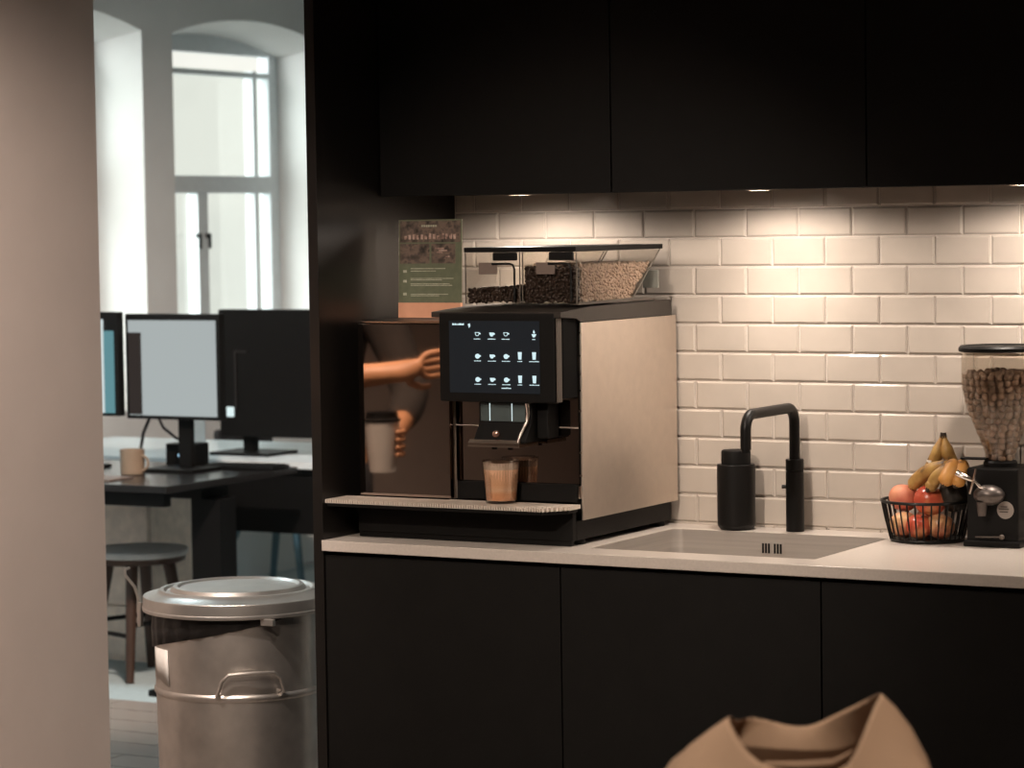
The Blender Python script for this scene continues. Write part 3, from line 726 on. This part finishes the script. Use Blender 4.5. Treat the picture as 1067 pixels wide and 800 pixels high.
b.lathe(pr, (NX, NY, CT), 32)
z = .186
while z < ztop:
    r = jr(z) - .0085; n = max(8, int(2 * pi * r / .0168)); o_ = random.random()
    for k in range(n):
        a = 2 * pi * (k + o_ + random.uniform(-.15, .15)) / n
        bean(b, (NX + r * cos(a), NY + r * sin(a), CT + z + random.uniform(-.002, .002)), .0185, 10, (.42, .36))
    z += .0135
for k in range(60):
    a = random.uniform(0, 6.28); r = .07 * math.sqrt(random.random()); bean(b, (NX + r * cos(a), NY + r * sin(a), CT + ztop - .004 + random.uniform(0, .008) * (1 - r / .07)), .0185, 10, (.42, .36))
tag(link('nuts', b, K['nuts']), 'brown nuts filling the tapered clear grinder jar', 'nuts', None, 'stuff')

# ------------------------------------------------------------------ galvanised bin
GX_, GY_ = -1.124, -.24
t = thing('waste_bin', 'tall galvanised metal bin with lid beside the end panel', 'bin', (GX_, GY_, 0))
def lath(prof, seg=72): return B().lathe(prof, (GX_, GY_, 0), seg)
link('bin_body', lath([(0, .004), (.188, .004), (.192, .0), (.194, .01), (.196, .06), (.2035, .475), (.2075, .479), (.2085, .484), (.2075, .489), (.204, .493), (.206, .690), (.203, .690), (.19, .02), (0, .02)]), K['galv'], t)
b = B(); b.lathe([(.200, .708), (.229, .702), (.2315, .700), (.2315, .678), (.2285, .674), (.226, .678), (.226, .698), (.20, .70), (0, .70), (0, .716), (.135, .716), (.142, .712), (.150, .7195), (.158, .7195), (.166, .709), (.172, .7155), (.180, .7155), (.188, .708)][:0] + [(.2265, .679), (.2315, .6755), (.2335, .678), (.2335, .683), (.2315, .685), (.2315, .7085), (.230, .711), (.200, .7175), (.190, .7255), (.181, .7255), (.174, .7205), (.166, .7215), (.158, .7315), (.148, .7325), (.141, .7275), (.06, .730), (0, .730), (0, .726), (.14, .722), (.222, .706), (.2265, .70)], (GX_, GY_, 0), 80); link('bin_lid', b, K['galvlid'], t)
# liner: black bag folded over the rim, hanging lower on the left
b = B(); n = 72; ra = []; rb = []
for k in range(n + 1):
    a = radians(150 + 205 * k / n); s_ = k / n
    drop = .090 * max(0, 1 - max(0, s_ - .30) / .62) + .004
    rr = .2085 + .0025 * sin(k * 1.3) + .001 * sin(k * 3.1)
    ra.append([b.bm.verts.new((GX_ + .2075 * cos(a), GY_ + .2075 * sin(a), .698)), b.bm.verts.new((GX_ + (rr + .002) * cos(a), GY_ + (rr + .002) * sin(a), .676 - drop * .45)), b.bm.verts.new((GX_ + rr * cos(a), GY_ + rr * sin(a), .676 - drop))])
for A, C in zip(ra, ra[1:]):
    for i in (0, 1): b.bm.faces.new([A[i], C[i], C[i + 1], A[i + 1]])
ln = link('bin_liner', b, K['binbag'], t); sm = ln.modifiers.new('thick', 'SOLIDIFY'); sm.thickness = .0015
def onbin(a, r, z): a = radians(a); return (GX_ + r * cos(a), GY_ + r * sin(a), z)
def bail(a0, name, mt):
    b = B(); q = 2.1
    P = [onbin(a0 - 10.5 * q, .208, .492), onbin(a0 - 10 * q, .222, .497), onbin(a0 - 8.5 * q, .226, .53), onbin(a0 - 6.5 * q, .228, .545), onbin(a0, .230, .549), onbin(a0 + 6.5 * q, .228, .547), onbin(a0 + 8.5 * q, .226, .532), onbin(a0 + 10 * q, .222, .499), onbin(a0 + 10.5 * q, .208, .494)]
    b.tube(P, .0042, 10); b.tube([onbin(a0 - 23, .209, .490), onbin(a0 - 20, .2105, .492)], .006, 8); b.tube([onbin(a0 + 20, .2105, .492), onbin(a0 + 23, .209, .490)], .006, 8)
    link(name, b, mt, t)
bail(-48, 'bin_handle', K['galv']); bail(132, 'bin_handle', K['galv'])
b = B(); b.tube([onbin(206, .278, .770), onbin(206, .277, .756), onbin(206, .268, .744), onbin(206, .255, .728), onbin(206, .248, .706), onbin(206, .2455, .685), onbin(206, .2405, .655)], .0036, 8)
b.tube([onbin(203, .270, .772), onbin(206, .278, .770)], .0036, 8); b.box(*[v for c_, h in zip(onbin(206, .2425, .66), (.006, .006, .03)) for v in (c_ - h, c_ + h)], .002)
link('lid_clamp', b, K['galv'], t)
b = B()
ar = []
for k in range(6):
    a = -134 + k * 4.6; ar.append((b.bm.verts.new(onbin(a, .2062, .592)), b.bm.verts.new(onbin(a + (1 if k > 2 else 0), .2062, .520 - .006 * (k % 2) - .010 * (k > 3)))))
for A, C in zip(ar, ar[1:]): b.bm.faces.new([A[0], C[0], C[1], A[1]])
st = link('paper_label', b, K['paper'], t); st['label'] = 'torn pale paper label'; st.modifiers.new('thick', 'SOLIDIFY').thickness = -.001
b = B(); b.box(*[v for c_, h in zip(onbin(-38, .2335, .668), (.018, .006, .008)) for v in (c_ - h, c_ + h)], .002); link('lid_tab', b, K['galvlid'], t)

# ------------------------------------------------------------------ paper bag on a table in the foreground
BC = Vector((1.4278, -2.7086, .003))
rv = Vector((cos(.513), sin(.513), 0)); fv = Vector((-sin(.513), cos(.513), 0))
def bp(u, v, z): return BC + rv * u + fv * v + Vector((0, 0, z))
TT = .72
rim = [(-.082, -.004, 1.003), (-.074, -.03, .985), (-.060, -.055, .962), (-.035, -.075, .948), (.0, -.08, .944), (.030, -.08, .943), (.055, -.072, .948), (.075, -.050, .985), (.092, -.020, 1.015), (.106, -.004, 1.030),
       (.098, .030, 1.016), (.075, .065, .997), (.045, .092, .976), (.025, .10, .965), (.0, .105, .967), (-.030, .10, .978), (-.052, .082, .984), (-.064, .045, .984), (-.074, .014, .996)]
def body_loop(z, hw, hd, puff):
    out = []
    n = len(rim)
    for i in range(n):
        a = math.atan2(rim[i][1] / .08, rim[i][0] / .1)
        c, s_ = cos(a), sin(a); e = .22
        u = hw * math.copysign(abs(c) ** e, c); v = hd * math.copysign(abs(s_) ** e, s_)
        out.append((u * (1 + puff * sin(i * 2.1)), v * (1 + puff * sin(i * 1.7 + 1)), z + .012 * sin(i * 1.9) * (puff > 0)))
    return out
loops = [rim, [(u * 1.22 + (.014 if u > 0 else -.036), v * (.72 if v > .02 else 1.15), z - (.028 if v > .02 else .036)) for u, v, z in rim], body_loop(.915, .176, .100, .025), body_loop(.83, .174, .102, .02), body_loop(TT + .02, .170, .102, .008), body_loop(TT - .0018, .168, .100, 0)]
b = B(); R_ = [[b.bm.verts.new(bp(*p)) for p in lp] for lp in loops]
for A, C in zip(R_, R_[1:]):
    n = len(A)
    for k in range(n): b.bm.faces.new([A[k], C[k], C[(k + 1) % n], A[(k + 1) % n]])
b.bm.faces.new(R_[-1])
t = thing('paper_bag', 'open brown paper bag with crumpled top in the foreground', 'bag', tuple(bp(0, 0, TT)))
o = link('bag_body', b, K['kraft'], t); so = o.modifiers.new('thick', 'SOLIDIFY'); so.thickness = .0015; su = o.modifiers.new('soft', 'SUBSURF'); su.levels = 1; su.render_levels = 1
b = B()
for s_, v0 in ((0, -.050),):
    pts = [(-.055, v0 + .01, .90), (-.053, v0 + .008, .930), (-.042, v0 + .006, .944), (.0, v0 + .004, .944), (.040, v0 + .004, .946), (.056, v0 + .006, .952), (.066, v0 + .012, .955)]
    A = [b.bm.verts.new(bp(u, v, z + .006)) for u, v, z in pts]; C = [b.bm.verts.new(bp(u * (.9 if 1 < i < 5 else .86), v, z - .006)) for i, (u, v, z) in enumerate(pts)]
    for k in range(6): b.bm.faces.new([A[k], A[k + 1], C[k + 1], C[k]])
o = link('bag_handle', b, K['kraft'], t); o.modifiers.new('thick', 'SOLIDIFY').thickness = .0012
t = thing('side_table', 'wooden table below the picture edge carrying the paper bag', 'table', (1.60, -2.80, 0))
link('table_top', B().box(1.05, 2.15, -3.15, -2.45, TT - .035, TT, .004), K['table'], t)
for x in (1.10, 2.06):
    for y in (-3.10, -2.54): link('leg', B().box(x, x + .04, y, y + .04, 0, TT - .0355, .003), K['wood'], t)

# ------------------------------------------------------------------ office: desk, screens, stool, chair
DX, DYn, DYf = -2.835, 1.785, 2.585
t = thing('desk', 'black desk with lifting legs seen through the opening', 'desk', (-3.6, 2.18, 0))
link('desk_top', B().box(-4.44, DX, DYn, DYf, .705, .730, .003), K['desk'], t)
b = B(); b.box(-4.35, DX - .08, 2.10, 2.26, .655, .7045); b.box(-4.40, DX - .03, DYn + .03, DYn + .07, .655, .7045, .003); link('desk_frame', b, K['deskleg'], t)
for x in (-2.985, -4.30):
    b = B(); b.box(x, x + .125, 2.13, 2.23, .022, .655, .004); lg = link('leg', b, K['deskleg'], t)
    link('leg_foot', B().box(x + .015, x + .11, 1.84, 2.52, 0, .0225, .004), K['deskleg'], lg)
def monitor(label, x0, x1, y, z0, z1, mats, stand_x, zb, strips=None):
    t = thing('monitor', label, 'monitor', (stand_x, y, zb), 'office monitors')
    sh = link('shell', B().box(x0, x1, y, y + .035, z0, z1, .004), K['plastic'], t)
    if mats:
        for nm, a0, a1, c0, c1, m in mats:
            o = link(nm, B().box(x0 + a0 * (x1 - x0), x0 + a1 * (x1 - x0), y - .001, y - .0002, z0 + c0 * (z1 - z0), z0 + c1 * (z1 - z0)), m, t)
    link('stand', B().box(stand_x - .028, stand_x + .028, y + .037, y + .062, zb + .012, z0 + .14, .004), K['plastic'], t)
    b = B(); b.box(stand_x - .11, stand_x + .11, y - .07, y + .11, zb + .0003, zb + .012, .003); link('stand_foot', b, K['plastic'], t)
    return t
monitor('lit office monitor showing a pale grey page', -3.372, -2.958, 2.285, .914, 1.292, [('screen', .035, .965, .035, .94, K['monitor']), ], -3.145, .73)
o = link('screen_sidebar', B().box(-3.357, -3.300, 2.2832, 2.2838, .93, 1.225), K['monitordark'], bpy.data.objects['monitor'])
monitor('office monitor at the left edge of the opening with a white and teal page', -3.80, -3.365, 2.235, .925, 1.300, [('screen', .03, .85, .03, .93, K['monitorwhite']), ('screen_panel', .85, .955, .03, .82, K['monitorteal'])], -3.60, .73)
t = thing('computer_display', 'large dark display seen from the back right of the lit monitor', 'display', (-3.05, 3.0, .73))
link('shell', B().box(-3.435, -2.80, 2.95, 2.99, .80, 1.285, .006), K['plastic'], t)
b = B(); b.box(-3.36, -3.30, 2.945, 2.9495, 1.12, 1.128); b.box(-3.36, -3.352, 2.945, 2.9495, .90, 1.12); link('back_groove', b, mat('dark_groove', (.014, .012, .011), .4), t)
link('stand', B().box(-3.36, -3.31, 2.995, 3.03, .742, .90, .003), K['plastic'], t)
link('stand_foot', B().box(-3.45, -3.18, 2.90, 3.10, .7303, .742, .002), K['plastic'], t)
link('status_light', B().box(-3.40, -3.366, 2.946, 2.9498, .875, .913, .0015), K['whiteled'], t)
t = thing('white_desk', 'white desk behind the black desk and its monitors', 'desk', (-3.2, 3.2, 0))
link('desk_top', B().box(-4.40, -2.3, 2.74, 3.54, .705, .73, .003), K['white'], t)
link('modesty_panel', B().box(-3.30, -2.36, 2.78, 2.80, .46, .7045), K['deskleg'], t)
for x in (-4.3, -2.42):
    link('leg', B().box(x, x + .06, 3.05, 3.15, .02, .705, .003), K['deskleg'], t); link('leg_foot', B().box(x, x + .06, 2.80, 3.45, 0, .02, .003), K['deskleg'], t)
# clutter on the black desk
mx, my = -3.222, 2.115
t = thing('mug', 'sand coloured mug standing on the black desk', 'mug', (mx, my, .73))
link('mug_body', B().lathe([(0, .0003), (.040, .0003), (.0435, .004), (.0435, .09), (.0405, .09), (.040, .008), (0, .008)], (mx, my, .73), 32), K['mug'], t)
b = B(); b.tube([(mx + .042, my, .80)] + [(mx + .043 + .026 * sin(pi * k / 8), my, .772 + .026 * cos(pi * k / 8)) for k in range(9)] + [(mx + .042, my, .744)], .005, 8); link('mug_handle', b, K['mug'], t)
t = thing('power_box', 'small black box with a blue light below the lit monitor', 'electronic box', (-3.205, 2.44, .73))
link('case', B().box(-3.302, -3.180, 2.42, 2.52, .7303, .815, .004), K['plastic'], t)
link('status_light', B().lathe([(0, 0), (.008, 0), (.008, .002), (0, .002)], (-3.238, 2.4195, .773), 16, 'y'), K['blueled'], t)
b = B()
b.tube([(-3.37, 2.36, .735), (-3.365, 2.355, .80), (-3.34, 2.34, .86), (-3.30, 2.33, .92)], .006, 8)
tag(link('monitor_cable', b, K['cable']), 'thick black cable hanging left behind the lit monitor', 'cable', 'monitor cables')
b = B(); b.tube([(-3.20, 2.42, .818), (-3.225, 2.38, .84), (-3.255, 2.345, .88), (-3.27, 2.335, .92)], .005, 8)
tag(link('monitor_cable', b, K['cable']), 'black cable running from the lit monitor to the small black box', 'cable', 'monitor cables')
t = thing('keyboard', 'black keyboard on the black desk under the dark display', 'keyboard', (-3.02, 2.28, .73))
M = Matrix.Translation((-2.99, 2.47, .7375)) @ Matrix.Rotation(.12, 4, 'Z')
b = B(); b.box(-.15, .15, -.065, .065, -.007, .004, .003, 2, M); link('keyboard_case', b, K['plastic'], t)
b = B()
for i in range(14):
    for j in range(5): b.box(-.143 + i * .0205, -.143 + i * .0205 + .017, -.056 + j * .0225, -.056 + j * .0225 + .019, .004, .008, .001, 1, M)
link('key', b, K['deskleg'], t)
b = B(); b.box(-3.35, -3.13, 1.86, 2.0, .7303, .737, .001)
tag(link('notebook', b, K['label']), 'closed notebook lying on the black desk beside the mug', 'notebook')
b = B(); b.box(-3.145, -2.93, 2.46, 2.572, .7302, .7345, .0005, 2); tag(link('paper_stack', b, K['paper']), 'stack of white paper on the black desk below the lit monitor', 'paper')
b = B(); b.box(-3.30, -3.0, 3.35, 3.352, .7303, .93, 0); 
tag(link('paper_sheet', B().box(-3.56, -3.44, 2.86, 2.864, .7303, .90, .0005), K['paper']), 'white paper sheet with faint print propped on the white desk', 'paper')
# stool
t = thing('stool', 'round wooden stool with pale seat under the black desk', 'stool', (-3.27, 2.21, 0))
sx_, sy_ = -3.27, 2.20
t.location = (sx_, sy_, 0); WLOC[t.name] = (sx_, sy_, 0)
link('seat', B().lathe([(0, .434), (.172, .434), (.178, .440), (.178, .454), (.174, .458), (0, .460)], (sx_, sy_, 0), 48), K['stoolseat'], t)
link('seat_rim', B().lathe([(0, .410), (.155, .410), (.168, .416), (.170, .4338), (0, .4338)], (sx_, sy_, 0), 48), K['wood'], t)
for a in (25, 115, 205, 295):
    ca, sa = cos(radians(a)), sin(radians(a)); link('leg', B().cyl((sx_ + .185 * ca, sy_ + .185 * sa, 0), (sx_ + .11 * ca, sy_ + .11 * sa, .406), .015, .023, 14), K['wood'], t)
for a, z in ((25, .16), (115, .2), (205, .16), (295, .2)):
    r = .185 - .075 * z / .406; p = lambda q: (sx_ + r * cos(radians(q)), sy_ + r * sin(radians(q)), z)
    link('stretcher', B().cyl(p(a), p(a + 90), .008, .008, 10), K['deskleg'], t)
# side chair by the window wall
px, py = -4.05, 4.30
t = thing('chair', 'dark seated chair with blue grey splayed legs by the window wall', 'chair', (px, py, 0))
link('seat', B().box(px - .22, px + .22, py - .22, py + .22, .44, .485, .018, 3), K['chairfab'], t)
link('backrest', B().box(px - .235, px - .20, py - .21, py + .21, .52, .72, .015, 3), K['chairfab'], t)
for sx in (-1, 1):
    for sy in (-1, 1):
        link('leg', B().cyl((px + sx * .25, py + sy * .25, 0), (px + sx * .10, py + sy * .10, .44), .014, .02, 12), K['chairleg'], t)
for sy in (-1, 1): link('back_post', B().tube([(px - .17, py + sy * .15, .455), (px - .205, py + sy * .15, .50), (px - .218, py + sy * .15, .56)], .010, 8), K['deskleg'], t)
t = thing('drawer_pedestal', 'beige drawer unit standing under the black desk', 'drawer unit', (-3.7, 2.57, 0))
K['beige'] = mat('beige_laminate', (.80, .69, .60), .6)
link('body', B().box(-3.95, -3.385, 2.435, 2.70, 0, .60, .004), K['beige'], t)
for k in range(3): link('drawer', B().box(-3.94, -3.395, 2.422, 2.4345, .02 + k * .192, .205 + k * .192, .003), K['beige'], t)

# ------------------------------------------------------------------ person left of the picture, mirrored in the cooler door
def skin(name, nodes, edges_, m, parent, root=0, sub=2):
    bm = bmesh.new(); ly = bm.verts.layers.skin.verify(); o0 = Vector(WLOC[parent.name]); V = []
    for (p, r) in nodes:
        v = bm.verts.new(Vector(p) - o0); rr = r if isinstance(r, tuple) else (r, r); v[ly].radius = rr; V.append(v)
    V[root][ly].use_root = True
    for a, c in edges_: bm.edges.new((V[a], V[c]))
    me = bpy.data.meshes.new(name); bm.to_mesh(me); bm.free(); me.materials.append(m)
    o = bpy.data.objects.new(name, me); COL.objects.link(o); o.parent = parent; WLOC[o.name] = tuple(o0)
    k = o.modifiers.new('skin', 'SKIN'); k.use_smooth_shade = True
    q = o.modifiers.new('sub', 'SUBSURF'); q.levels = sub; q.render_levels = sub
    return o
pc = Vector((-1.50, -1.55, 0)); H = Vector((.707, .707, 0)); RT = Vector((.707, -.707, 0)); UP = Vector((0, 0, 1))
def pp(f_, r_, z): return pc + H * f_ + RT * r_ + UP * z
person = thing('person', 'person in dark shirt with bare forearms holding a paper cup, mirrored in the cooler', 'person', tuple(pc))
nodes = []; edges_ = []
def chain(start, items):
    a = start
    for it in items:
        nodes.append(it); i_ = len(nodes) - 1
        if a is not None: edges_.append((a, i_))
        a = i_
    return a
pel = chain(None, [(pp(0, 0, .94), .112)])
ch_ = chain(pel, [(pp(0, 0, 1.08), .125), (pp(0, 0, 1.25), .125), (pp(-.01, 0, 1.40), .10)])
hd = chain(ch_, [(pp(0, 0, 1.49), .052), (pp(.015, 0, 1.56), .062), (pp(.02, 0, 1.63), .082), (pp(.01, 0, 1.70), .078), (pp(0, 0, 1.74), .05)])
def hand(a, base, dr, sd, curl):
    """five unequal fingers rooted in the palm"""
    for q_, (off, ln) in enumerate(((-.030, .062), (-.010, .074), (.010, .078), (.030, .070))):
        p0 = base + sd * off + dr * .03; p1 = p0 + dr * ln * .5 + curl * ln * .15; p2 = p1 + dr * ln * .35 + curl * ln * .35
        chain(a, [(p0, .010), (p1, .0088), (p2, .0075)])
    t0 = base - sd * .038 - dr * .02; chain(a, [(t0, .011), (t0 + dr * .032 - sd * .018 + curl * .012, .0095), (t0 + dr * .055 - sd * .016 + curl * .028, .008)])
# left arm: forearm held level across the body
ls = chain(ch_, [(pp(0, -.17, 1.405), .062)])
el = chain(ls, [(Vector((-1.50, -1.27, 1.29)), .050), (Vector((-1.40, -1.185, 1.19)), .044)])
wr = chain(el, [(Vector((-1.25, -1.21, 1.195)), .043), (Vector((-1.08, -1.275, 1.212)), (.032, .028)), (Vector((-1.01, -1.305, 1.226)), (.036, .017))])
dl = Vector((.86, -.44, .14)).normalized(); hand(wr, Vector((-1.00, -1.31, 1.229)), dl, Vector((.0, .1, 1)).normalized(), Vector((-.4, -.85, 0)))
# right arm: hand closed round the cup
rs = chain(ch_, [(pp(0, .17, 1.405), .062)])
er = chain(rs, [(Vector((-1.29, -1.67, 1.27)), .050), (Vector((-1.22, -1.65, 1.135)), .042)])
wr2 = chain(er, [(Vector((-1.17, -1.53, 1.09)), .038), (Vector((-1.125, -1.40, 1.045)), (.028, .028)), (Vector((-1.10, -1.352, 1.03)), (.020, .034))])
cupc = Vector((-1.093, -1.29, 0))
for q_, (dz, r_) in enumerate(((.030, .049), (.010, .0485), (-.010, .048), (-.029, .047))):
    P_ = []
    for k, a in enumerate((-100, -58, -18, 18)): P_.append((cupc + Vector(((r_ + .008) * cos(radians(a)), (r_ + .008) * sin(radians(a)), 1.03 + dz)), .0092 - .0008 * k))
    chain(wr2, P_)
chain(wr2, [(cupc + Vector(((.056) * cos(radians(a)), (.056) * sin(radians(a)), 1.055 + .008 * k)), .0105 - .001 * k) for k, a in enumerate((-135, -165, 165))])
# legs and feet
for s_ in (-1, 1):
    chain(pel, [(pp(0, s_ * .095, .86), .092), (pp(.02, s_ * .10, .50), .058), (pp(.0, s_ * .10, .30), .050), (pp(-.02, s_ * .10, .09), .036), (pp(.05, s_ * .11, .04), .036), (pp(.14, s_ * .12, .03), .026)])
skin('body', nodes, edges_, K['skin'], person)
sh_n = [(pp(0, 0, .90), .162), (pp(0, 0, 1.08), .156), (pp(0, 0, 1.25), .165), (pp(-.01, 0, 1.40), .135), (pp(0, 0, 1.465), .066), (pp(0, -.175, 1.41), .076), (Vector((-1.50, -1.27, 1.295)), .064), (Vector((-1.43, -1.205, 1.205)), .062), (pp(0, .175, 1.41), .076), (Vector((-1.29, -1.67, 1.275)), .064), (Vector((-1.225, -1.655, 1.14)), .058), (Vector((-1.175, -1.54, 1.095)), .050), (Vector((-1.15, -1.46, 1.07)), .044)]
skin('shirt', sh_n, [(0, 1), (1, 2), (2, 3), (3, 4), (3, 5), (5, 6), (6, 7), (3, 8), (8, 9), (9, 10), (10, 11), (11, 12)], K['shirt'], person)
tr = [(pp(0, 0, 1.0), .145), (pp(0, 0, .92), .150)]; te = [(0, 1)]
for s_ in (-1, 1):
    b0 = len(tr); tr += [(pp(0, s_ * .095, .85), .104), (pp(.02, s_ * .10, .50), .074), (pp(.0, s_ * .10, .30), .066), (pp(-.02, s_ * .10, .085), .058)]
    te += [(1, b0), (b0, b0 + 1), (b0 + 1, b0 + 2), (b0 + 2, b0 + 3)]
skin('trousers', tr, te, K['jeans'], person)
for s_ in (-1, 1):
    b = B(); Mz = Matrix.Translation(pp(.05, s_ * .11, .045)) @ Matrix.Rotation(pi / 4, 4, 'Z'); b.ball((0, 0, 0), (.145, .052, .045), 20, None) if False else b.ball(tuple(pp(.05, s_ * .112, .046)), (.145, .052, .046), 20, Matrix.Rotation(pi / 4, 4, 'Z')); link('shoe', b, K['plastic'], person)
b = B(); b.ball(tuple(pp(-.015, 0, 1.69)), (.094, .088, .085), 24, Matrix.Rotation(pi / 4, 4, 'Z')); b.ball(tuple(pp(-.04, 0, 1.64)), (.075, .086, .09), 24, Matrix.Rotation(pi / 4, 4, 'Z')); link('hair', b, K['hair'], person)
b = B(); b.ball(tuple(pp(.098, 0, 1.615)), (.016, .012, .02), 12, Matrix.Rotation(pi / 4, 4, 'Z')); link('nose', b, K['skin'], person)
for s_ in (-1, 1):
    link('eye', B().ball(tuple(pp(.076, s_ * .03, 1.638)), .0105, 12), K['hair'], person)
    link('ear', B().ball(tuple(pp(.005, s_ * .085, 1.62)), (.018, .010, .030), 12, Matrix.Rotation(pi / 4, 4, 'Z')), K['skin'], person)
b = B(); b.ball(tuple(pp(.088, 0, 1.575)), (.010, .024, .007), 12, Matrix.Rotation(pi / 4, 4, 'Z')); link('mouth', b, mat('lips', (.40, .17, .13), .5), person)
t = thing('paper_cup', 'white paper cup with black lid held by the person, mirrored in the cooler door', 'cup', (cupc.x, cupc.y, .955))
link('cup_body', B().lathe([(0, 0), (.034, 0), (.0465, .132), (.045, .132), (.033, .004), (0, .004)], (cupc.x, cupc.y, .955), 36), K['cup'], t)
person.location.y -= .11; t.location.y -= .11
link('cup_lid', B().lathe([(0, .1325), (.048, .1325), (.049, .138), (.043, .142), (.041, .156), (0, .153)], (cupc.x, cupc.y, .955), 36), K['plastic'], t)

# ------------------------------------------------------------------ lights
W = bpy.data.worlds.new('sky'); S.world = W; W.use_nodes = True
nt = W.node_tree; N = nt.nodes; bg = N['Background']
tc = N.new('ShaderNodeTexCoord'); nz = N.new('ShaderNodeTexNoise'); nz.inputs['Scale'].default_value = 14; nz.inputs['Detail'].default_value = 5
rp = N.new('ShaderNodeValToRGB'); rp.color_ramp.elements[0].position = .35; rp.color_ramp.elements[1].position = .55
rp.color_ramp.elements[0].color = (.80, .81, .75, 1); rp.color_ramp.elements[1].color = (.96, .96, .88, 1)
nt.links.new(tc.outputs['Generated'], nz.inputs['Vector']); nt.links.new(nz.outputs['Fac'], rp.inputs['Fac']); nt.links.new(rp.outputs['Color'], bg.inputs['Color'])
bg.inputs['Strength'].default_value = 1.
def lamp(kind, name, loc, rot, energy, col, **kw):
    L = bpy.data.lights.new(name, kind); L.energy = energy; L.color = col
    for k, v in kw.items(): setattr(L, k, v)
    o = bpy.data.objects.new(name, L); COL.objects.link(o); o.location = loc
    if rot is not None: o.rotation_euler = Vector(rot).to_track_quat('-Z', 'Y').to_euler()
    return o
lamp('SUN', 'daylight', (-8, 0, 5), (.48, .84, -.22), 8.5, (.93, 1., 1.), angle=radians(75))
lamp('AREA', 'office_lamp', (-3.2, 1.2, 2.7), (0, 0, -1), 26, (.72, .92, 1), shape='DISK', size=.5)  # added, unseen lamp giving the office a bluish fill
lamp('SPOT', 'office_downlight', (-1.5, .45, 2.68), (-2.2, 2.4, -2.3), 430, (1, .80, .68), spot_size=radians(70), spot_blend=.8, shadow_soft_size=.08)  # added spot standing in for warm kitchen light through the opening
lamp('SPOT', 'kitchen_downlight', (.2, -2.3, 2.72), (-.05, .2, -1), 105, (1, .84, .71), spot_size=radians(120), spot_blend=.8, shadow_soft_size=.06)
lamp('SPOT', 'kitchen_downlight', (-1.0, -2.0, 2.72), (-.77, 1.9, -2.0), 360, (1, .84, .74), spot_size=radians(64), spot_blend=1., shadow_soft_size=.06)  # unseen spot, placed and aimed to wash the left wall
lamp('SPOT', 'kitchen_downlight', (-.95, -.80, 2.72), (-.12, -.62, -1.5), 330, (1, .80, .64), spot_size=radians(38), spot_blend=.7, shadow_soft_size=.05)  # narrow spot added to brighten the mirrored arm and cup
lamp('SPOT', 'kitchen_downlight', (.3, -3.6, 2.72), (-.45, 3.1, -1.7), 260, (1, .84, .71), spot_size=radians(36), spot_blend=.8, shadow_soft_size=.05)  # front spot added to brighten the drink and machine front
lamp('SPOT', 'kitchen_downlight', (2.1, -4.4, 2.72), (-.68, 1.7, -1.75), 24, (1, .84, .71), spot_size=radians(30), spot_blend=.6, shadow_soft_size=.05)  # spot added to brighten the open top of the bag
lamp('SPOT', 'kitchen_downlight', (2.0, -3.2, 2.72), (0, 0, -1), 90, (1, .84, .71), spot_size=radians(120), spot_blend=.8, shadow_soft_size=.06)

# ------------------------------------------------------------------ camera (100 mm on full frame)
cam = bpy.data.cameras.new('camera'); co = bpy.data.objects.new('camera', cam); COL.objects.link(co); S.camera = co
r = Vector((.871579, .490041, -.014517)); u = Vector((-.015788, .057652, .998212)); f = Vector((-.490001, .869791, -.057985))
Mx = Matrix((r, u, -f)).transposed().to_4x4(); Mx.translation = Vector((2.78223, -5.80140, 1.60306)); co.matrix_world = Mx
cam.sensor_width = 36; cam.lens = 98.213; cam.clip_start = .05; cam.clip_end = 200
cam.dof.use_dof = True; cam.dof.focus_distance = 6.05; cam.dof.aperture_fstop = 6.0
S.view_settings.view_transform = 'Standard'; S.view_settings.look = 'None'; S.view_settings.gamma = 1.; S.view_settings.exposure = 0.; S.view_settings.use_curve_mapping = False
S.cycles.use_denoising = True
S.cycles.max_bounces = 10; S.cycles.transparent_max_bounces = 24; S.cycles.sample_clamp_indirect = 6.
